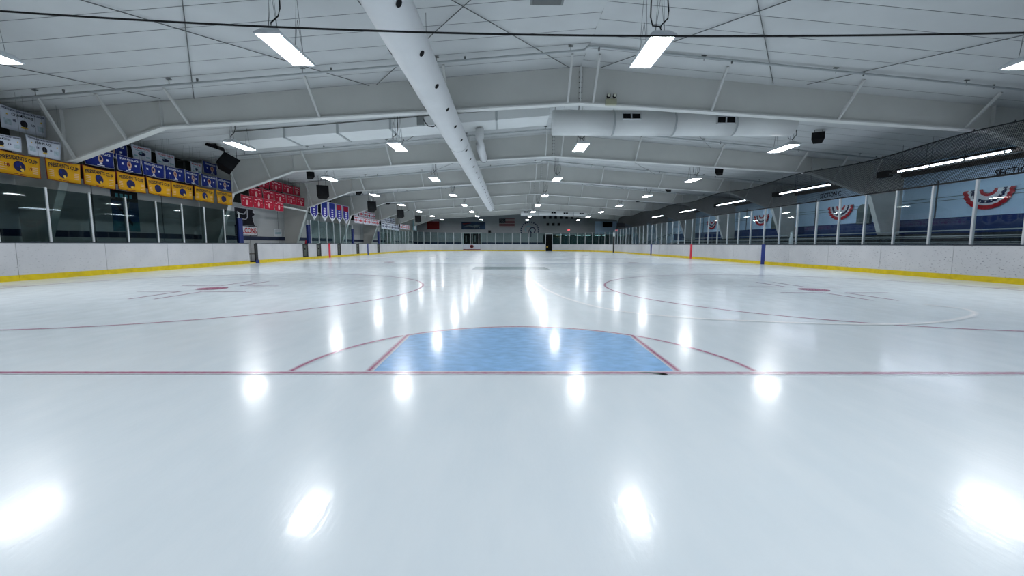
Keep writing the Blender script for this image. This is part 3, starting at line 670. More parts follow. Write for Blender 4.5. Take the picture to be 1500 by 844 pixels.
# strip lights
for k in range(6):
    y0, y1 = 10.55+7.62*(k-1), 14.5+7.62*(k-1)
    if k >= 4: y1 -= .6
    t = thing('strip_light', (16, (y0+y1)/2, 4.03), 'long lit strip light above the stands, %s to the camera' % ORD[k], 'light', 'strip lights above the stands')
    n = 3; L = (y1-y0)/n
    for i in range(n): MB().box(15.97, 16.03, y0+i*L+.03, y0+(i+1)*L-.03, 4.005, 4.045).build('lamp_tube', 'strip', t)
    MB().hexa([(15.9, y0-.05, 4.06), (16.1, y0-.05, 4.06), (16.1, y1+.05, 4.06), (15.9, y1+.05, 4.06), (15.95, y0-.05, 4.13), (16.05, y0-.05, 4.13), (16.05, y1+.05, 4.13), (15.95, y1+.05, 4.13)]).build('housing', 'black', t)
    for i in range(n+1):
        y = y0+.15+(y1-y0-.3)*i/n; MB().box(15.96, 16.04, y-.03, y+.03, 3.99, 4.06).build('end_clip', 'house', t)
        MB().tube([(16, y, 4.12), (16, y, roof(16)-.02)], .006, 5).build('hanger_wire', 'rod', t)
    h = thing('radiant_heater', (16.75, (y0+y1)/2, 4.1), 'dark tube heater hanging above the bleachers beside the %s strip light' % ORD[k], 'heater', 'tube heaters above the stands')
    MB().prism([(16.55, 4.1), (16.62, 4.25), (16.88, 4.25), (16.95, 4.1)], lambda x, z: (x, y0-.2, z), lambda x, z: (x, y1+.9, z)).build('hood', 'brown', h)
    MB().tube([(16.75, y0-.2, 4.12), (16.75, y1+1.2, 4.12)], .05, 8).build('burner_tube', 'rod', h)
    MB().box(16.6, 16.9, y1+1.2, y1+1.7, 4.02, 4.3).build('burner_box', 'black', h)
    for y in (y0+.4, y1-.4): MB().tube([(16.75, y, 4.25), (16.75, y, roof(16.75)-.02)], .008, 5).build('hanger_wire', 'rod', h)
# safety net with its cables
t = thing('safety_net', (13.2, 27, 2.87), 'black protective netting between the right glass and the ceiling cable', 'net')
NY0, NY1 = 5.0, 49.0
def net_top(y): return 4.24+.10*math.cos(2*math.pi*(y-9.3)/7.62)*.8
def net_pt(y, q): return (13.02+.46*q, y, 2.87+(net_top(y)-2.87)*q)
b = MB(); cell = .05; n = int((NY1-NY0)/cell); hw = .0036  # cords thicker than real twine, to darken the area behind the net
for i in range(n+1):
    y = NY0+i*cell; a, c = net_pt(y, 0), net_pt(y, 1)
    b.hexa([(a[0]-hw, y-hw, a[2]), (a[0]+hw, y-hw, a[2]), (a[0]+hw, y+hw, a[2]), (a[0]-hw, y+hw, a[2]), (c[0]-hw, y-hw, c[2]), (c[0]+hw, y-hw, c[2]), (c[0]+hw, y+hw, c[2]), (c[0]-hw, y+hw, c[2])])
for j in range(1, 29):
    q = j/29
    for i in range(0, 58):
        y0_, y1_ = NY0+(NY1-NY0)*i/58, NY0+(NY1-NY0)*(i+1)/58
        a, c = net_pt(y0_, q), net_pt(y1_, q)
        b.beam(a, c, 0.0072, 0.0072)
tag(b.build('net_mesh', 'net', t), None, None, None, 'stuff')
MB().tube([net_pt(NY0+(NY1-NY0)*i/90, 1.0) for i in range(91)], .022, 6).build('top_cable', 'cable', t)
MB().tube([net_pt(NY0+(NY1-NY0)*i/30, 0.0) for i in range(31)], .012, 6).build('bottom_cable', 'cable', t)
for i in range(44):
    y = NY0+.4+i; p_ = net_pt(y, 1); MB().tube([p_, (p_[0], y, p_[2]+.06)], .012, 5).build('net_clip', 'cable', t)
# bunting
def bunting(y, z, rw, label):
    t = thing('bunting', (XR-.05, y, z-.85), label, 'bunting', 'patriotic buntings on the pale wall')
    zc = z; bands = [(.22, .36, 'red_ink', 'top_band'), (.36, .55, 'white_ink', 'white_band'), (.55, .70, 'navy_ink', 'star_band'), (.70, .80, 'white_ink', 'white_band'), (.80, 1.0, 'red_ink', 'outer_band')]
    N = 60
    for r0, r1, m_, nm in bands:
        b = MB()
        for i in range(N+1):
            a = math.pi+math.pi*i/N
            for r in (r0, r1):
                pl = .035*(1-math.cos(i*2*math.pi/N*12))*r
                b.v.append((XR-.03-pl, y+math.cos(a)*rw*r, zc+math.sin(a)*.82*r*(1.0)))
        for i in range(N): b.f.append((2*i, 2*i+1, 2*i+3, 2*i+2))
        o = b.build(nm, m_, t, True)
        if nm == 'star_band':
            for k in range(9):
                a = math.pi+math.pi*(k+.5)/9; cy, cz = y+math.cos(a)*rw*.625, zc+math.sin(a)*.82*.625; bb = MB(); sv = []
                for q in range(10):
                    rr = .05 if q % 2 == 0 else .02; sv.append((XR-.11, cy+rr*math.sin(math.pi*q/5), cz+rr*math.cos(math.pi*q/5)))
                bb.add(sv, [tuple(range(10))]); bb.build('star', 'white_ink', o)
for (y, l) in ((13.85, 'nearest red white and blue fan bunting on the pale blue wall'), (21.4, 'red white and blue fan bunting below the section C lettering'), (29.05, 'third red white and blue fan bunting along the stand wall'), (36.9, 'farthest and smallest fan bunting on the stand wall')): bunting(y, 3.27, .93, l)
def wall_text(s, y, z, h, label):
    vs_, fs, w_ = text_mesh(s, .015); b = MB(); b.add([(XR-.02, y-p[0]*h*.8, z+p[1]*h) for p in vs_], fs)
    return tag(b.build('wall_lettering', 'ink'), label, 'sign', 'section lettering on the wall')
vs_, fs, w_ = text_mesh('SECTION', .015)
wall_text('SECTION', 13.72-w_*.3*.4, 3.84, .30, 'black painted section lettering above the nearest bunting'); wall_text('SECTION C', 22.3, 4.0, .30, 'black painted SECTION C lettering on the stand wall')
for i, y in enumerate((19.65, 27.2)):
    d = MB().prism([(-.42, 2.15), (.42, 2.15), (.42, 2.9), (.33, 3.1), (.15, 3.2), (-.15, 3.2), (-.33, 3.1), (-.42, 2.9)], lambda a, z: (XR-.16, y+a, z), lambda a, z: (XR-.01, y+a, z))
    t = tag(d.build('wall_cover', 'slate'), ['grey green arched cover on the wall beside the second roof column', 'grey green arched cover on the wall beside the third roof column'][i], 'wall cover', 'arched wall covers')
    MB().box(XR-.18, XR-.16, y-.36, y+.36, 2.2, 2.24).build('cover_rail', 'unit', t)
t = thing('white_bottle', (13.45, 17.6, 1.0), 'small white bottle standing behind the right boards near the blue strip', 'bottle')
MB().tube([(13.45, 17.0, .2), (13.45, 17.0, 1.28), (13.45, 17.0, 1.38), (13.45, 17.0, 1.55)], [.09, .09, .06, .05], 12).build('bottle_body', 'white_ink', t, True)
MB().tube([(13.45, 17.0, 1.55), (13.45, 17.0, 1.62)], .055, 12).build('bottle_cap', 'frame_w', t, True)

# ------------------------------------------------------------------ banners on the left
def cloth(X, y0, y1, zt, h, tl=0.0, seed=0, sag=.03):
    rr = random.Random(seed); p1, p2, k1 = rr.uniform(0, 6), rr.uniform(0, 6), rr.uniform(-.012, .012)
    def fn(u, v, off=0.0):                   # u along Y, v up, both 0..1
        bul = .022*math.sin(2.3*math.pi*u+p1)*(1-.6*v)+.012*math.sin(5*u+3*v+p2)
        return (X+off+bul, y0+(y1-y0)*u+(1-v)*(.5-u)*.05, zt-h*(1-v)-sag*4*u*(1-u)*(.4+.6*v)+tl*(u-.5)+k1*u)
    return fn
def patch(fn, u0, u1, v0, v1, off, nu=10, nv=5, th=.004):
    b = MB()
    for o_ in (off, off-th):
        for i in range(nu+1):
            for j in range(nv+1): b.v.append(fn(u0+(u1-u0)*i/nu, v0+(v1-v0)*j/nv, o_))
    st = (nu+1)*(nv+1)
    for i in range(nu):
        for j in range(nv):
            q = i*(nv+1)+j; b.f.append((q, q+nv+1, q+nv+2, q+1)); b.f.append((st+q, st+q+1, st+q+nv+2, st+q+nv+1))
    rim = [i*(nv+1) for i in range(nu+1)]+[nu*(nv+1)+j for j in range(1, nv+1)]+[i*(nv+1)+nv for i in range(nu-1, -1, -1)]+[j for j in range(nv-1, 0, -1)]
    for a, e in zip(rim, rim[1:]+rim[:1]): b.f.append((a, st+a, st+e, e))
    return b
def lettering(fn, s, uc, vc, hv, wmax, off, bend=0.0, asp=1.0):
    vs_, fs, w_ = text_mesh(s, .03); b = MB(); k = wmax/w_
    b.add([fn(uc+p[0]*k, vc+p[1]*hv-bend*(p[0]/w_*2)**2, off) for p in vs_], fs); return b
def oval(fn, uc, vc, ru, rv, off, n=20):
    vs_ = [fn(uc+ru*math.cos(2*math.pi*i/n), vc+rv*math.sin(2*math.pi*i/n), off) for i in range(n)]
    return MB().add(vs_, [tuple(range(n))])
def rect_banner(name, label, group, X, y0, y1, zt, h, m, hem, deco, tl=0.0, seed=0, e=.03):
    fn = cloth(X, y0, y1, zt, h, tl, seed)
    t = thing(name, (X, (y0+y1)/2, zt-h), label, 'banner', group)
    c = patch(fn, 0, 1, 0, 1, .0).build('hem', hem, t, True)
    for u in (.03, .97):
        p_ = fn(u, 1); MB().tube([(p_[0], p_[1], p_[2]-.01), (p_[0], p_[1], roof(p_[0])-.005)], .003, 4).build('hanging_cord', 'rod', t)
    patch(fn, e*.7, 1-e*.7, e, 1-e, .004, th=.003).build('cloth', m, t, True)
    for d in deco:
        if d[0] == 'T': lettering(fn, d[1], d[2], d[3], d[4], d[5], .0085, d[7] if len(d) > 7 else 0).build('lettering', d[6], t)
        elif d[0] == 'O':
            o = oval(fn, d[1], d[2], d[3], d[4], .008).build('emblem', d[5], t)
            for q in d[6:]: oval(fn, q[0], q[1], q[2], q[3], .0095, 10).build('emblem_detail', q[4], o)
        elif d[0] == 'R': patch(fn, d[1], d[2], d[3], d[4], .008, 4, 2, .003).build('printed_block', d[5], t)
    return t
YEL = [(7.93, 8.98), (9.07, 10.07), (10.12, 11.22), (11.24, 12.36), (12.40, 13.50), (13.53, 14.68), (14.74, 15.93), (16.02, 17.14)]
years = [('18', '19'), None, None, None, None, None, None, None]
yl = ['dated 18 and 19, cut off at the left edge', 'second from the left', 'right of the slanting haunch of the nearest frame', 'fourth from the left, above the blue poster', 'fifth from the left', 'sixth from the left', 'seventh from the left', 'last at the right, smallest']
for i, (a, e) in enumerate(YEL):
    deco = [('T', 'PRESIDENTS CUP', .5, .80, .19, .86, 'ink', .10), ('O', .47, .43, .145, .245, 'navy_ink', (.42, .50, .05, .10, 'royal'), (.52, .28, .045, .08, 'gold_ink'), (.50, .58, .035, .06, 'royal')),
            ('R', .32, .42, .07, .10, 'maroon'), ('R', .45, .62, .07, .10, 'maroon')]
    if years[i]: deco += [('T', years[i][0], .2, .42, .15, .10, 'maroon'), ('T', years[i][1], .75, .40, .15, .10, 'maroon')]
    for sx in (.06, .80):
        for q in range(4): deco.append(('R', sx, sx+.13, .20+.09*q, .225+.09*q, 'tan_ink'))
    rect_banner('championship_banner', 'yellow Presidents Cup banner, '+yl[i], 'yellow banners', -13.28, a, e, 3.40, .61, 'yellow', 'maroon', deco, -.02, i)
BLU = [(10.42, 11.42), (11.50, 12.45), (12.49, 13.47), (13.50, 14.50), (14.53, 15.32), (15.40, 16.42), (16.45, 17.40)]
bl_ = ['partly behind the nearest roof frame haunch', 'right of the one cut by the haunch', 'third from the left', 'fourth from the left', 'fifth from the left', 'sixth from the left', 'last at the right']
def blue_deco(i): return [('T', 'STATE 4TH PLACE', .5, .82, .13, .78, 'white_ink', .03), ('O', .5, .48, .10, .24, 'tan_ink', (.5, .52, .055, .13, 'maroon' if i % 2 else 'navy_ink'), (.5, .2, .06, .05, 'white_ink')), ('R', .17, .24, .42, .54, 'white_ink'), ('R', .74, .81, .42, .54, 'white_ink'), ('R', .36, .64, .07, .12, 'white_ink')]
for i, (a, e) in enumerate(BLU): rect_banner('state_banner', 'royal blue State 4th Place banner, '+bl_[i], 'blue banners', -13.46, a, e, 4.02, .54, 'royal', 'white_ink', blue_deco(i), 0, 20+i, .02)
for i, (a, e, zt, l) in enumerate(((11.5, 12.8, 4.58, 'royal blue banner half hidden behind the haunch, beside the white Champions banner'), (16.62, 17.85, 4.80, 'royal blue banner hanging behind the large black speaker'))):
    rect_banner('state_banner', l, 'blue banners', -14.2, a, e, zt, .56, 'royal', 'white_ink', blue_deco(i), 0, 30+i, .02)
def white_deco(top, i): return [('T', 'NORTHERN ILLINOIS HOCKEY LEAGUE', .5, .90, .08, .9, 'navy_ink'), ('T', top, .47, .74, .13, .46, 'red_ink' if i > 2 else 'ink', .02), ('O', .48, .40, .075, .17, 'ink', (.48, .22, .08, .045, 'gold_ink')), ('R', .06, .22, .2, .46, 'faint_teal'), ('R', .78, .94, .2, .46, 'faint_teal'), ('T', '18', .29, .45, .12, .07, 'navy_ink'), ('T', '19', .68, .42, .12, .07, 'navy_ink'), ('O', .14, .66, .02, .035, 'gold_ink'), ('O', .88, .64, .02, .035, 'gold_ink')]
for i, (a, e, zt, h, top, l, X) in enumerate(((8.72, 9.9, 4.76, .62, 'CHAMPIONS', 'white Champions banner with a black emblem at the top left corner', -13.98), (7.7, 8.60, 3.84, .40, '1ST PLACE', 'white league banner cut by the left edge, just above the yellow row', -13.33), (8.72, 9.62, 3.95, .52, '3RD PLACE', 'white 3rd Place league banner above the second yellow banner', -13.33))):
    rect_banner('league_banner', l, 'white league banners', X, a, e, zt, h, 'white_cloth', 'white_cloth', white_deco(top, i) if top != '1ST PLACE' else white_deco('PLACE', i), .0, 40+i, .02)
for i, (a, e, zt, top, l) in enumerate(((13.0, 13.86, 4.70, 'CHAMPIONS', 'small white Champions banner hung high behind the blue row'), (14.06, 15.02, 4.68, 'SECOND PLACE', 'small white Second Place banner right of the small Champions one'), (15.9, 16.58, 4.62, 'PLACE', 'small white banner left of the black speaker'))):
    rect_banner('league_banner', l, 'white league banners', -14.22, a, e, zt, .52, 'white_cloth', 'white_cloth', [('T', top, .5, .84, .12, .8, 'red_ink', .02), ('O', .5, .45, .17, .14, 'navy_ink', (.45, .5, .06, .06, 'teal_ink')), ('R', .2, .8, .64, .69, 'teal_ink'), ('R', .1, .3, .2, .3, 'teal_ink'), ('R', .7, .9, .2, .3, 'teal_ink')], 0, 50+i, .02)
RED = [(-13.3, 3.42, [(17.80, 18.76), (18.79, 19.72), (19.75, 20.70), (20.74, 21.72)], 'bottom row'), (-13.62, 3.99, [(19.03, 20.2), (20.23, 21.36), (21.38, 22.62), (22.66, 23.84), (23.87, 25.0)], 'middle row'), (-13.94, 4.68, [(20.3, 21.52), (21.55, 22.86), (22.9, 24.2), (24.25, 25.05)], 'top row')]
n = 0
for X, zt, spans, rl in RED:
    for i, (a, e) in enumerate(spans):
        rect_banner('red_banner', 'red and white championship banner, %s from the left in the %s' % (CNT[i], rl), 'red banners', X, a, e, zt, .57, 'redc', 'pink_ink',
            [('R', .36, .64, .80, .88, 'pink_ink'), ('R', .17, .34, .72, .80, 'pink_ink'), ('R', .66, .83, .72, .80, 'pink_ink'), ('O', .5, .38, .075, .25, 'pink_ink', (.5, .44, .045, .12, 'tan_ink')), ('R', .16, .27, .46, .50, 'pink_ink'), ('R', .72, .84, .46, .50, 'pink_ink')], 0, 60+n, .018); n += 1
# pointed pennants
PEN = [(25.2, 26.35), (26.85, 27.95), (28.1, 29.3), (29.4, 30.6), (30.75, 32.0)]
for i, (a, e) in enumerate(PEN):
    X = -13.4; zt = 4.05; zb = 2.6; c = (a+e)/2; zs = zb+.45
    t = thing('pennant', (X, c, zb), 'blue pointed pennant banner with white edging, %s from the left' % CNT[i], 'pennant', 'blue pennants')
    outl = lambda k: [(a+k, zt-k*.3), (e-k, zt-k*.3), (e-k, zs+k*.3), (c, zb+k*1.6), (a+k, zs+k*.3)]
    MB().prism(outl(0), lambda y, z: (X, y, z), lambda y, z: (X+.006, y, z)).build('border', 'white_ink', t)
    MB().prism(outl(.09), lambda y, z: (X+.006, y, z), lambda y, z: (X+.012, y, z)).build('cloth', 'purple' if i else 'purple', t)
    for y in (a+.1, e-.1): MB().tube([(X+.003, y, zt-.01), (X+.003, y, roof(X)-.005)], .003, 4).build('hanging_cord', 'rod', t)
    top = 'redc' if i >= 3 else 'royal'
    MB().prism([(a+.16, zt-.45), (e-.16, zt-.45), (e-.16, zt-.08), (a+.16, zt-.08)], lambda y, z: (X+.012, y, z), lambda y, z: (X+.015, y, z)).build('top_panel', top, t)
    for q in range(4): MB().box(X+.012, X+.016, c-.16+.04*(q % 2), c+.16, 2.98+.16*q, 3.06+.16*q).build('printed_block', 'white_ink', t)
    MB().tube([(X+.012, c, 2.84), (X+.016, c, 2.84)], .09, 12).build('printed_dot', 'white_ink', t)
# distant white banners
n = 0
for rl, X, zt, y0, cnt, wd, h in (('lower row beyond the pennants', -13.4, 3.42, 33.1, 6, 1.12, .62), ('upper row beyond the pennants', -13.75, 4.1, 34.2, 5, 1.12, .62), ('lower row of the next bay', -13.4, 3.3, 40.8, 6, 1.15, .72), ('upper row of the next bay', -13.75, 4.0, 41.6, 5, 1.15, .62), ('row nearest the far corner', -13.4, 3.45, 48.4, 4, 1.15, .6)):
    blue = 'next bay' in rl
    for i in range(cnt):
        a = y0+i*(wd+.04); ink = 'navy_ink' if blue else 'red_ink'
        t = rect_banner('white_banner', 'small distant white banner, %s from the left in the %s' % (CNT[i], rl), 'distant white banners', X, a, a+wd, zt, h, 'white_cloth', 'white_cloth' if blue else 'pink_ink',
            [('R', .12, .88, .74, .84, ink), ('O', .5, .42, .13, .22, ink), ('R', .1, .28, .3, .5, ink), ('R', .72, .9, .3, .5, ink)], 0, 100+n); n += 1
# speakers
def speaker(c, sz, rot, label, grp, hang=True, name='loudspeaker'):
    x, y, z = c; w_, d_, h_ = sz
    t = thing(name, (x, y, z-h_/2), label, 'speaker', grp); m = Matrix.Rotation(rot[1], 4, 'Z') @ Matrix.Rotation(rot[2] if len(rot) > 2 else 0, 4, 'Y') @ Matrix.Rotation(rot[0], 4, 'X')
    P = lambda a, b_, c_: tuple(Vector((x, y, z))+m @ Vector((a, b_, c_)))
    MB().hexa([P(-w_/2, -d_/2, -h_/2), P(w_/2, -d_/2, -h_/2), P(w_*.34, d_/2, -h_/2), P(-w_*.34, d_/2, -h_/2), P(-w_/2, -d_/2, h_/2), P(w_/2, -d_/2, h_/2), P(w_*.34, d_/2, h_/2), P(-w_*.34, d_/2, h_/2)]).build('cabinet', 'black', t)
    g = MB().hexa([P(-w_*.44, -d_/2-.02, -h_*.45), P(w_*.44, -d_/2-.02, -h_*.45), P(w_*.44, -d_/2, -h_*.45), P(-w_*.44, -d_/2, -h_*.45), P(-w_*.44, -d_/2-.02, h_*.45), P(w_*.44, -d_/2-.02, h_*.45), P(w_*.44, -d_/2, h_*.45), P(-w_*.44, -d_/2, h_*.45)]).build('grille', 'rubber', t)
    if hang:
        for s in (-1, 1):
            a = P(s*w_*.3, 0, h_/2-.01); MB().tube([a, (a[0], a[1], roof(a[0])-.01)], .01, 5).build('hanger', 'black', t)
    return t
speaker((-12.3, 15.5, 4.42), (.66, .5, .62), (R(-22), R(25), R(30)), 'large black loudspeaker hanging above the end of the blue banners', 'loudspeakers at left')
t = thing('projector', (-12.25, 14.7, 4.8), 'black projector mounted just above the large loudspeaker', 'projector')
MB().hexa([(-12.55, 14.5, 4.98), (-12.0, 14.5, 4.80), (-12.0, 14.9, 4.80), (-12.55, 14.9, 4.98), (-12.5, 14.5, 5.08), (-12.05, 14.5, 4.97), (-12.05, 14.9, 4.97), (-12.5, 14.9, 5.08)]).build('projector_body', 'black', t); MB().tube([(-12.25, 14.7, 4.98), (-12.25, 14.7, roof(-12.25)-.01)], .03, 8).build('mount', 'black', t)
for i, (c, l) in enumerate((((-11.6, 23.1, 4.15), 'square black loudspeaker above the red banners end'), ((-11.1, 30.7, 3.95), 'black loudspeaker hanging above the blue pennants bay'), ((-10.8, 38.3, 3.9), 'distant black loudspeaker above the white banners'), ((-10.75, 46, 3.87), 'farthest black loudspeaker near the left corner'))):
    speaker(c, (.68, .5, .7), (R(-14), R(28)), l, 'loudspeakers at left')
for k in range(5):
    for s, x in ((-1, -11.4), (1, 11.85)):
        y = 13.5+7.62*k
        if s < 0 and k == 0: continue
        speaker((x, y, roof(x)-.32), (.42, .34, .30), (R(-18), R(-35*s)), 'small black speaker hung by the %s light of the %s row' % (ORD[k+1], 'left banner' if s < 0 else 'stand side'), 'small ceiling speakers')
# wall signs at left
t = thing('falcons_sign', (XL+.03, 21.15, 1.45), 'white Falcons sign with a black bird emblem on the left wall', 'sign')
a, e = 20.14, 22.16
MB().box(XL+.0, XL+.03, a, e, 1.45, 2.02).build('name_plate_border', 'ink', t); MB().box(XL+.03, XL+.04, a+.06, e-.06, 1.5, 1.97).build('name_plate', 'white_ink', t)
vs_, fs, w_ = text_mesh('FALCONS', .03); MB().add([(XL+.045, (a+e)/2+p[0]*1.8/w_, 1.735+p[1]*.33) for p in vs_], fs).build('lettering', 'red_ink', t)
em = [(a+.02, 2.0), (e-.12, 2.0), (e-.3, 2.3), (e-.35, 2.55), (e-.12, 2.62), (e-.16, 2.8), (e-.3, 2.85), (e-.25, 3.02), (a-.02, 3.02), (a, 2.5)]
MB().prism(em, lambda y, z: (XL+.002, y, z), lambda y, z: (XL+.022, y, z)).build('emblem_edge', 'white_ink', t)
em2 = [(a+.07, 2.03), (e-.2, 2.03), (e-.37, 2.3), (e-.42, 2.58), (e-.19, 2.66), (e-.22, 2.76), (e-.37, 2.81), (e-.32, 2.97), (a+.03, 2.97), (a+.05, 2.5)]
ee = MB().prism(em2, lambda y, z: (XL+.022, y, z), lambda y, z: (XL+.032, y, z)).build('emblem', 'ink', t)
for p0, p1 in (((a+.25, 2.78), (a+.25, 2.62)), ((a+.25, 2.66), (a+.85, 2.66)), ((a+.85, 2.66), (a+1.0, 2.82)), ((a+1.12, 2.95), (a+1.12, 2.5)), ((a+1.12, 2.5), (a+.95, 2.36)), ((a+.95, 2.36), (a+.15, 2.4))):
    MB().beam((XL+.035, *p0), (XL+.035, *p1), .05, .05).build('emblem_line', 'white_ink', ee)
t = thing('wall_poster', (XL+.02, 13.6, 1.46), 'tall blue poster with a dark title band on the left wall', 'poster')
MB().box(XL, XL+.02, 13.03, 14.17, 1.46, 3.02).build('poster_sheet', 'poster', t); MB().box(XL+.02, XL+.024, 13.03, 14.17, 2.62, 3.02).build('title_band', 'rubber', t)
MB().box(XL+.02, XL+.024, 13.03, 14.17, 1.46, 1.85).build('water_band', 'poster_lo', t)
for k in range(5): MB().prism([(13.12+.1*k, 1.5+.07*k), (13.5+.06*k, 1.52+.07*k), (13.5+.06*k, 1.545+.07*k), (13.12+.1*k, 1.525+.07*k)], lambda y, z: (XL+.024, y, z), lambda y, z: (XL+.027, y, z)).build('wave_line', 'navy', t)
MB().prism([(13.45, 2.2), (13.55, 2.45), (13.65, 2.5), (13.78, 2.62), (13.74, 2.4), (13.68, 2.2), (13.72, 2.0), (13.62, 1.85), (13.55, 2.05)], lambda y, z: (XL+.024, y, z), lambda y, z: (XL+.027, y, z)).build('pale_shape', 'poster_pale', t)
MB().prism([(13.15, 2.5), (13.22, 2.52), (13.6, 1.9), (13.78, 1.72), (13.85, 1.66), (13.86, 1.8), (13.62, 2.02)], lambda y, z: (XL+.0275, y, z), lambda y, z: (XL+.03, y, z)).build('dark_shape', 'rubber', t)
for s_ in (0, 1, 2, 3): MB().box(XL+.024, XL+.027, 13.2+.2*s_, 13.32+.2*s_, 2.74, 2.9).build('title_mark', 'poster_pale' if False else 'poster_lo', t)
t = thing('notice_board', (XL+.02, 24.4, 1.4), 'small pale notice board on the wall right of the Falcons sign', 'notice')
MB().box(XL, XL+.02, 23.95, 24.85, 1.45, 1.93).build('notice_sheet', 'white_ink', t)
for q in range(4): MB().box(XL+.02, XL+.023, 24.05, 24.75, 1.53+.09*q, 1.56+.09*q).build('text_line', 'teal_ink', t)
t = thing('white_wall_pipe', (-13.75, 25, 3.1), 'thick white horizontal pipe below the red banners', 'pipe')
MB().tube([(-13.6, 22.2, 3.18), (-13.6, 27.5, 3.12)], .055, 10).build('pipe_run', 'flange', t, True); MB().tube([(-13.6, 27.5, 3.12), (-13.6, 28.2, 3.11)], .07, 10).build('pipe_cap', 'black', t, True)
for y in (23, 24.4): MB().tube([(-13.6, y, 3.17), (-13.6, y, roof(-13.6)-.01)], .008, 5).build('pipe_hanger', 'rod', t)

# ------------------------------------------------------------------ far wall items
t = thing('american_flag', (-.48, YF-.03, 3.65), 'American flag hung flat on the far wall', 'flag')
fx0, fx1, fz0, fz1 = -1.70, .74, 3.65, 5.0
for k in range(13): MB().box(fx0, fx1, YF-.03, YF-.005, fz1-(k+1)*(fz1-fz0)/13, fz1-k*(fz1-fz0)/13).build('stripe', 'flag_red' if k % 2 == 0 else 'flag_white', t)
cn = MB().box(fx0, fx0+.98, YF-.04, YF-.03, fz1-7*(fz1-fz0)/13, fz1).build('canton', 'ink', t)
for r in range(9):
    for c in range(6 if r % 2 == 0 else 5):
        x = fx0+.1+c*.156+(.078 if r % 2 else 0); z = fz1-.07-r*.073; sv = []
        for q in range(10):
            rr = .026 if q % 2 == 0 else .011; sv.append((x+rr*math.sin(math.pi*q/5), YF-.042, z+rr*math.cos(math.pi*q/5)))
        MB().add(sv, [tuple(range(10))]).build('star', 'white_ink', cn)
t = thing('mural_panel', (-5.75, YF-.03, 3.3), 'wide dark blue mural above the far double door', 'mural')
MB().box(-7.62, -3.87, YF-.03, YF, 3.3, 4.47).build('mural_sheet', 'mural', t)
MB().prism([(-7.2, 3.75), (-6.4, 4.02), (-5.9, 3.85), (-5.2, 4.05), (-4.7, 3.9), (-4.9, 3.72), (-5.6, 3.62), (-6.3, 3.7)], lambda x, z: (x, YF-.036, z), lambda x, z: (x, YF-.03, z)).build('pale_shape', 'mural_pale', t)
for x in (-5.6, -5.3, -4.9): MB().box(x, x+.16, YF-.036, YF-.03, 3.5, 3.7).build('pale_mark', 'mural_pale', t)
MB().prism([(-7.5, 4.2), (-6.2, 4.3), (-6.0, 4.25), (-7.3, 4.08)], lambda x, z: (x, YF-.036, z), lambda x, z: (x, YF-.03, z)).build('red_streak', 'maroon', t)
t = thing('arched_wall_logo', (3.1, YF-.03, 2.0), 'round dark teal logo with an arch of letters on the far wall', 'logo')
for k in range(15):
    a = R(198-14.5*k-4.5); x, z = 3.12+1.38*math.cos(a), 3.15+1.30*math.sin(a); ux, uz = -math.sin(a), math.cos(a)
    vs_ = [(x+ux*p*.09+math.cos(a)*q_*.1, YF-.02, z+uz*p*.09+math.sin(a)*q_*.1) for p, q_ in ((-1, -1), (1, -1), (1, 1), (-1, 1))]
    MB().add(vs_+[(v[0], YF-.001, v[2]) for v in vs_], [(0, 1, 2, 3), (7, 6, 5, 4), (0, 4, 5, 1), (1, 5, 6, 2), (2, 6, 7, 3), (3, 7, 4, 0)]).build('arch_letter', 'navy', t)
def ring(cx, cz, r, a0, a1, wd, m_, nm):
    n = 24; b = MB()
    for i in range(n+1):
        a = R(a0+(a1-a0)*i/n)
        for rr in (r-wd/2, r+wd/2): b.v.append((cx+rr*math.cos(a), YF-.02, cz+rr*math.sin(a)))
    for i in range(n): b.f.append((2*i, 2*i+1, 2*i+3, 2*i+2))
    b.build(nm, m_, t)
ring(3.55, 3.2, .42, -60, 260, .16, 'navy', 'curl'); ring(2.95, 3.3, .55, 40, 230, .14, 'teal_ink', 'curl'); ring(3.5, 3.18, .18, 0, 330, .1, 'teal_ink', 'curl')
for x in (2.85, 3.25): MB().box(x, x+.12, YF-.02, YF-.001, 2.1, 3.2).build('stem', 'navy', t)
for i in range(10):
    x, z = (5.45+.86*i, 5.18) if i < 7 else (5.95+.86*(i-7), 4.12)
    zt = min(z+.2, roof(x)-.12); t = thing('number_banner', (x, YF-.07, z-.45), 'small dark square banner, %s of the %s row on the far wall' % (CNT[i] if i < 7 else CNT[i-7], 'upper' if i < 7 else 'lower'), 'banner', 'dark square banners on the far wall')
    MB().box(x-.2, x+.2, YF-.075, YF-.055, z-.2, zt).build('cloth', 'rubber', t); MB().prism([(x-.2, z-.2), (x, z-.42), (x+.2, z-.2)], lambda a, c: (a, YF-.07, c), lambda a, c: (a, YF-.06, c)).build('point', 'wall_corr', t)
t = thing('exit_sign', (9.25, YF-.1, 3.1), 'small glowing red exit sign on the far wall', 'exit sign')
MB().box(9.05, 9.45, YF-.12, YF-.06, 3.12, 3.36).build('sign_box', 'white_ink', t); vs_, fs, w_ = text_mesh('EXIT', .03); MB().add([(9.25+p[0]*.34/w_, YF-.125, 3.24+p[1]*.17) for p in vs_], fs).build('lettering', 'exit', t)
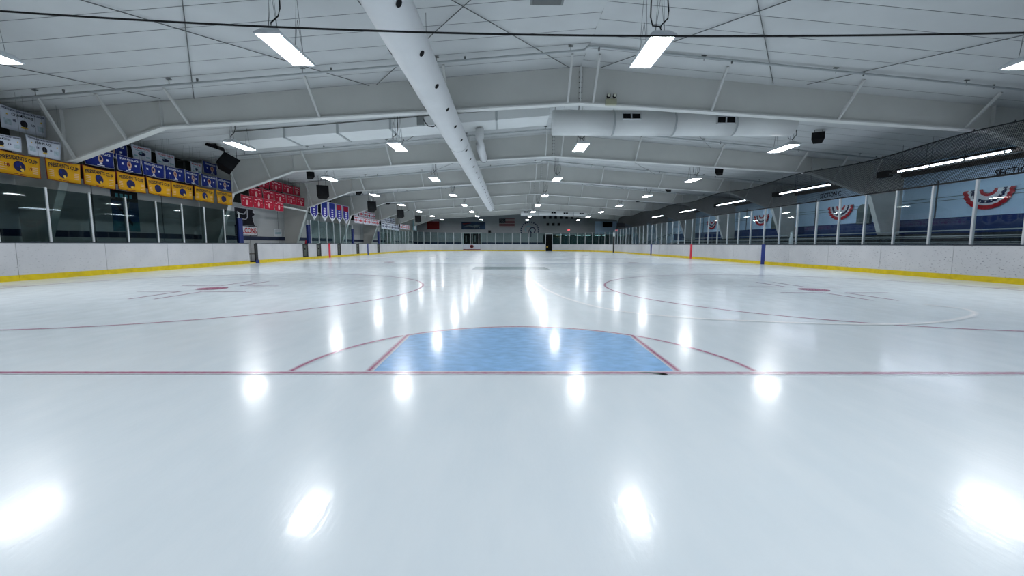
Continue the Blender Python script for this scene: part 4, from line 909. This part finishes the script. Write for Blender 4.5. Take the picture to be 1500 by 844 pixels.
for i, (x0, x1, z0, z1) in enumerate(((14.6, 16.1, 3.7, 4.5), (16.8, 18.1, 3.7, 4.33))):
    t = thing('scoreboard', ((x0+x1)/2, YF-.2, z0), ['black scoreboard panel at the right end of the far wall', 'dark blue sign panel right of the black scoreboard'][i], 'scoreboard')
    MB().box(x0, x1, YF-.2, YF-.04, z0, z1).build('panel', ['black', 'navy_pad'][i], t)
    MB().box(x0-.04, x1+.04, YF-.12, YF-.04, z1, z1+.05).build('top_rail', 'rod', t)
t = thing('wall_speaker', (-3.2, YF-.2, 2.85), 'small black speaker on the far wall between mural and flag', 'speaker')
MB().box(-3.4, -3.0, YF-.25, YF, 2.8, 3.15).build('cabinet', 'black', t); MB().box(-3.36, -3.04, YF-.27, YF-.25, 2.84, 3.11).build('grille', 'rubber', t)
t = thing('red_wall_banner', (-11.3, YF-.1, 3.0), 'dark red banner hanging high in the far left corner', 'banner')
MB().box(-13.0, -11.1, YF-.06, YF-.04, 3.3, 4.5).build('cloth', 'maroon', t); MB().box(-13.0, -11.1, YF-.065, YF-.06, 4.4, 4.5).build('hem', 'redc', t)
t = thing('corner_banner', (-13.4, 56, 2.8), 'pale blue and white hanging banner in the far left corner', 'banner')
MB().box(-13.42, -13.40, 55.2, 57.5, 2.9, 4.2).build('cloth', 'teal_ink', t); MB().tube([(-13.41, 56.3, 4.19), (-13.41, 56.3, roof(-13.41)-.01)], .004, 4).build('hanging_cord', 'rod', t); MB().box(-13.40, -13.39, 55.9, 56.8, 3.0, 4.1).build('printed_block', 'white_ink', t)
# debris by the crease
t = thing('ice_debris', (1.05, -.06, .003), 'small dark scrap lying on the goal line at the right of the crease', 'debris')
MB().add([(.88, .012, .004), (.98, .004, .008), (1.04, -.02, .011), (1.10, -.055, .007), (1.07, -.06, .004), (1.02, -.035, .004), (.95, -.004, .004)], [(0, 6, 1), (6, 5, 2, 1), (5, 4, 3, 2)]).build('scrap', 'glove', t)
MB().add([(1.03, -.03, .012), (1.07, -.035, .014), (1.10, -.056, .01), (1.06, -.052, .006)], [(0, 3, 2, 1)]).build('fold', 'black', t)
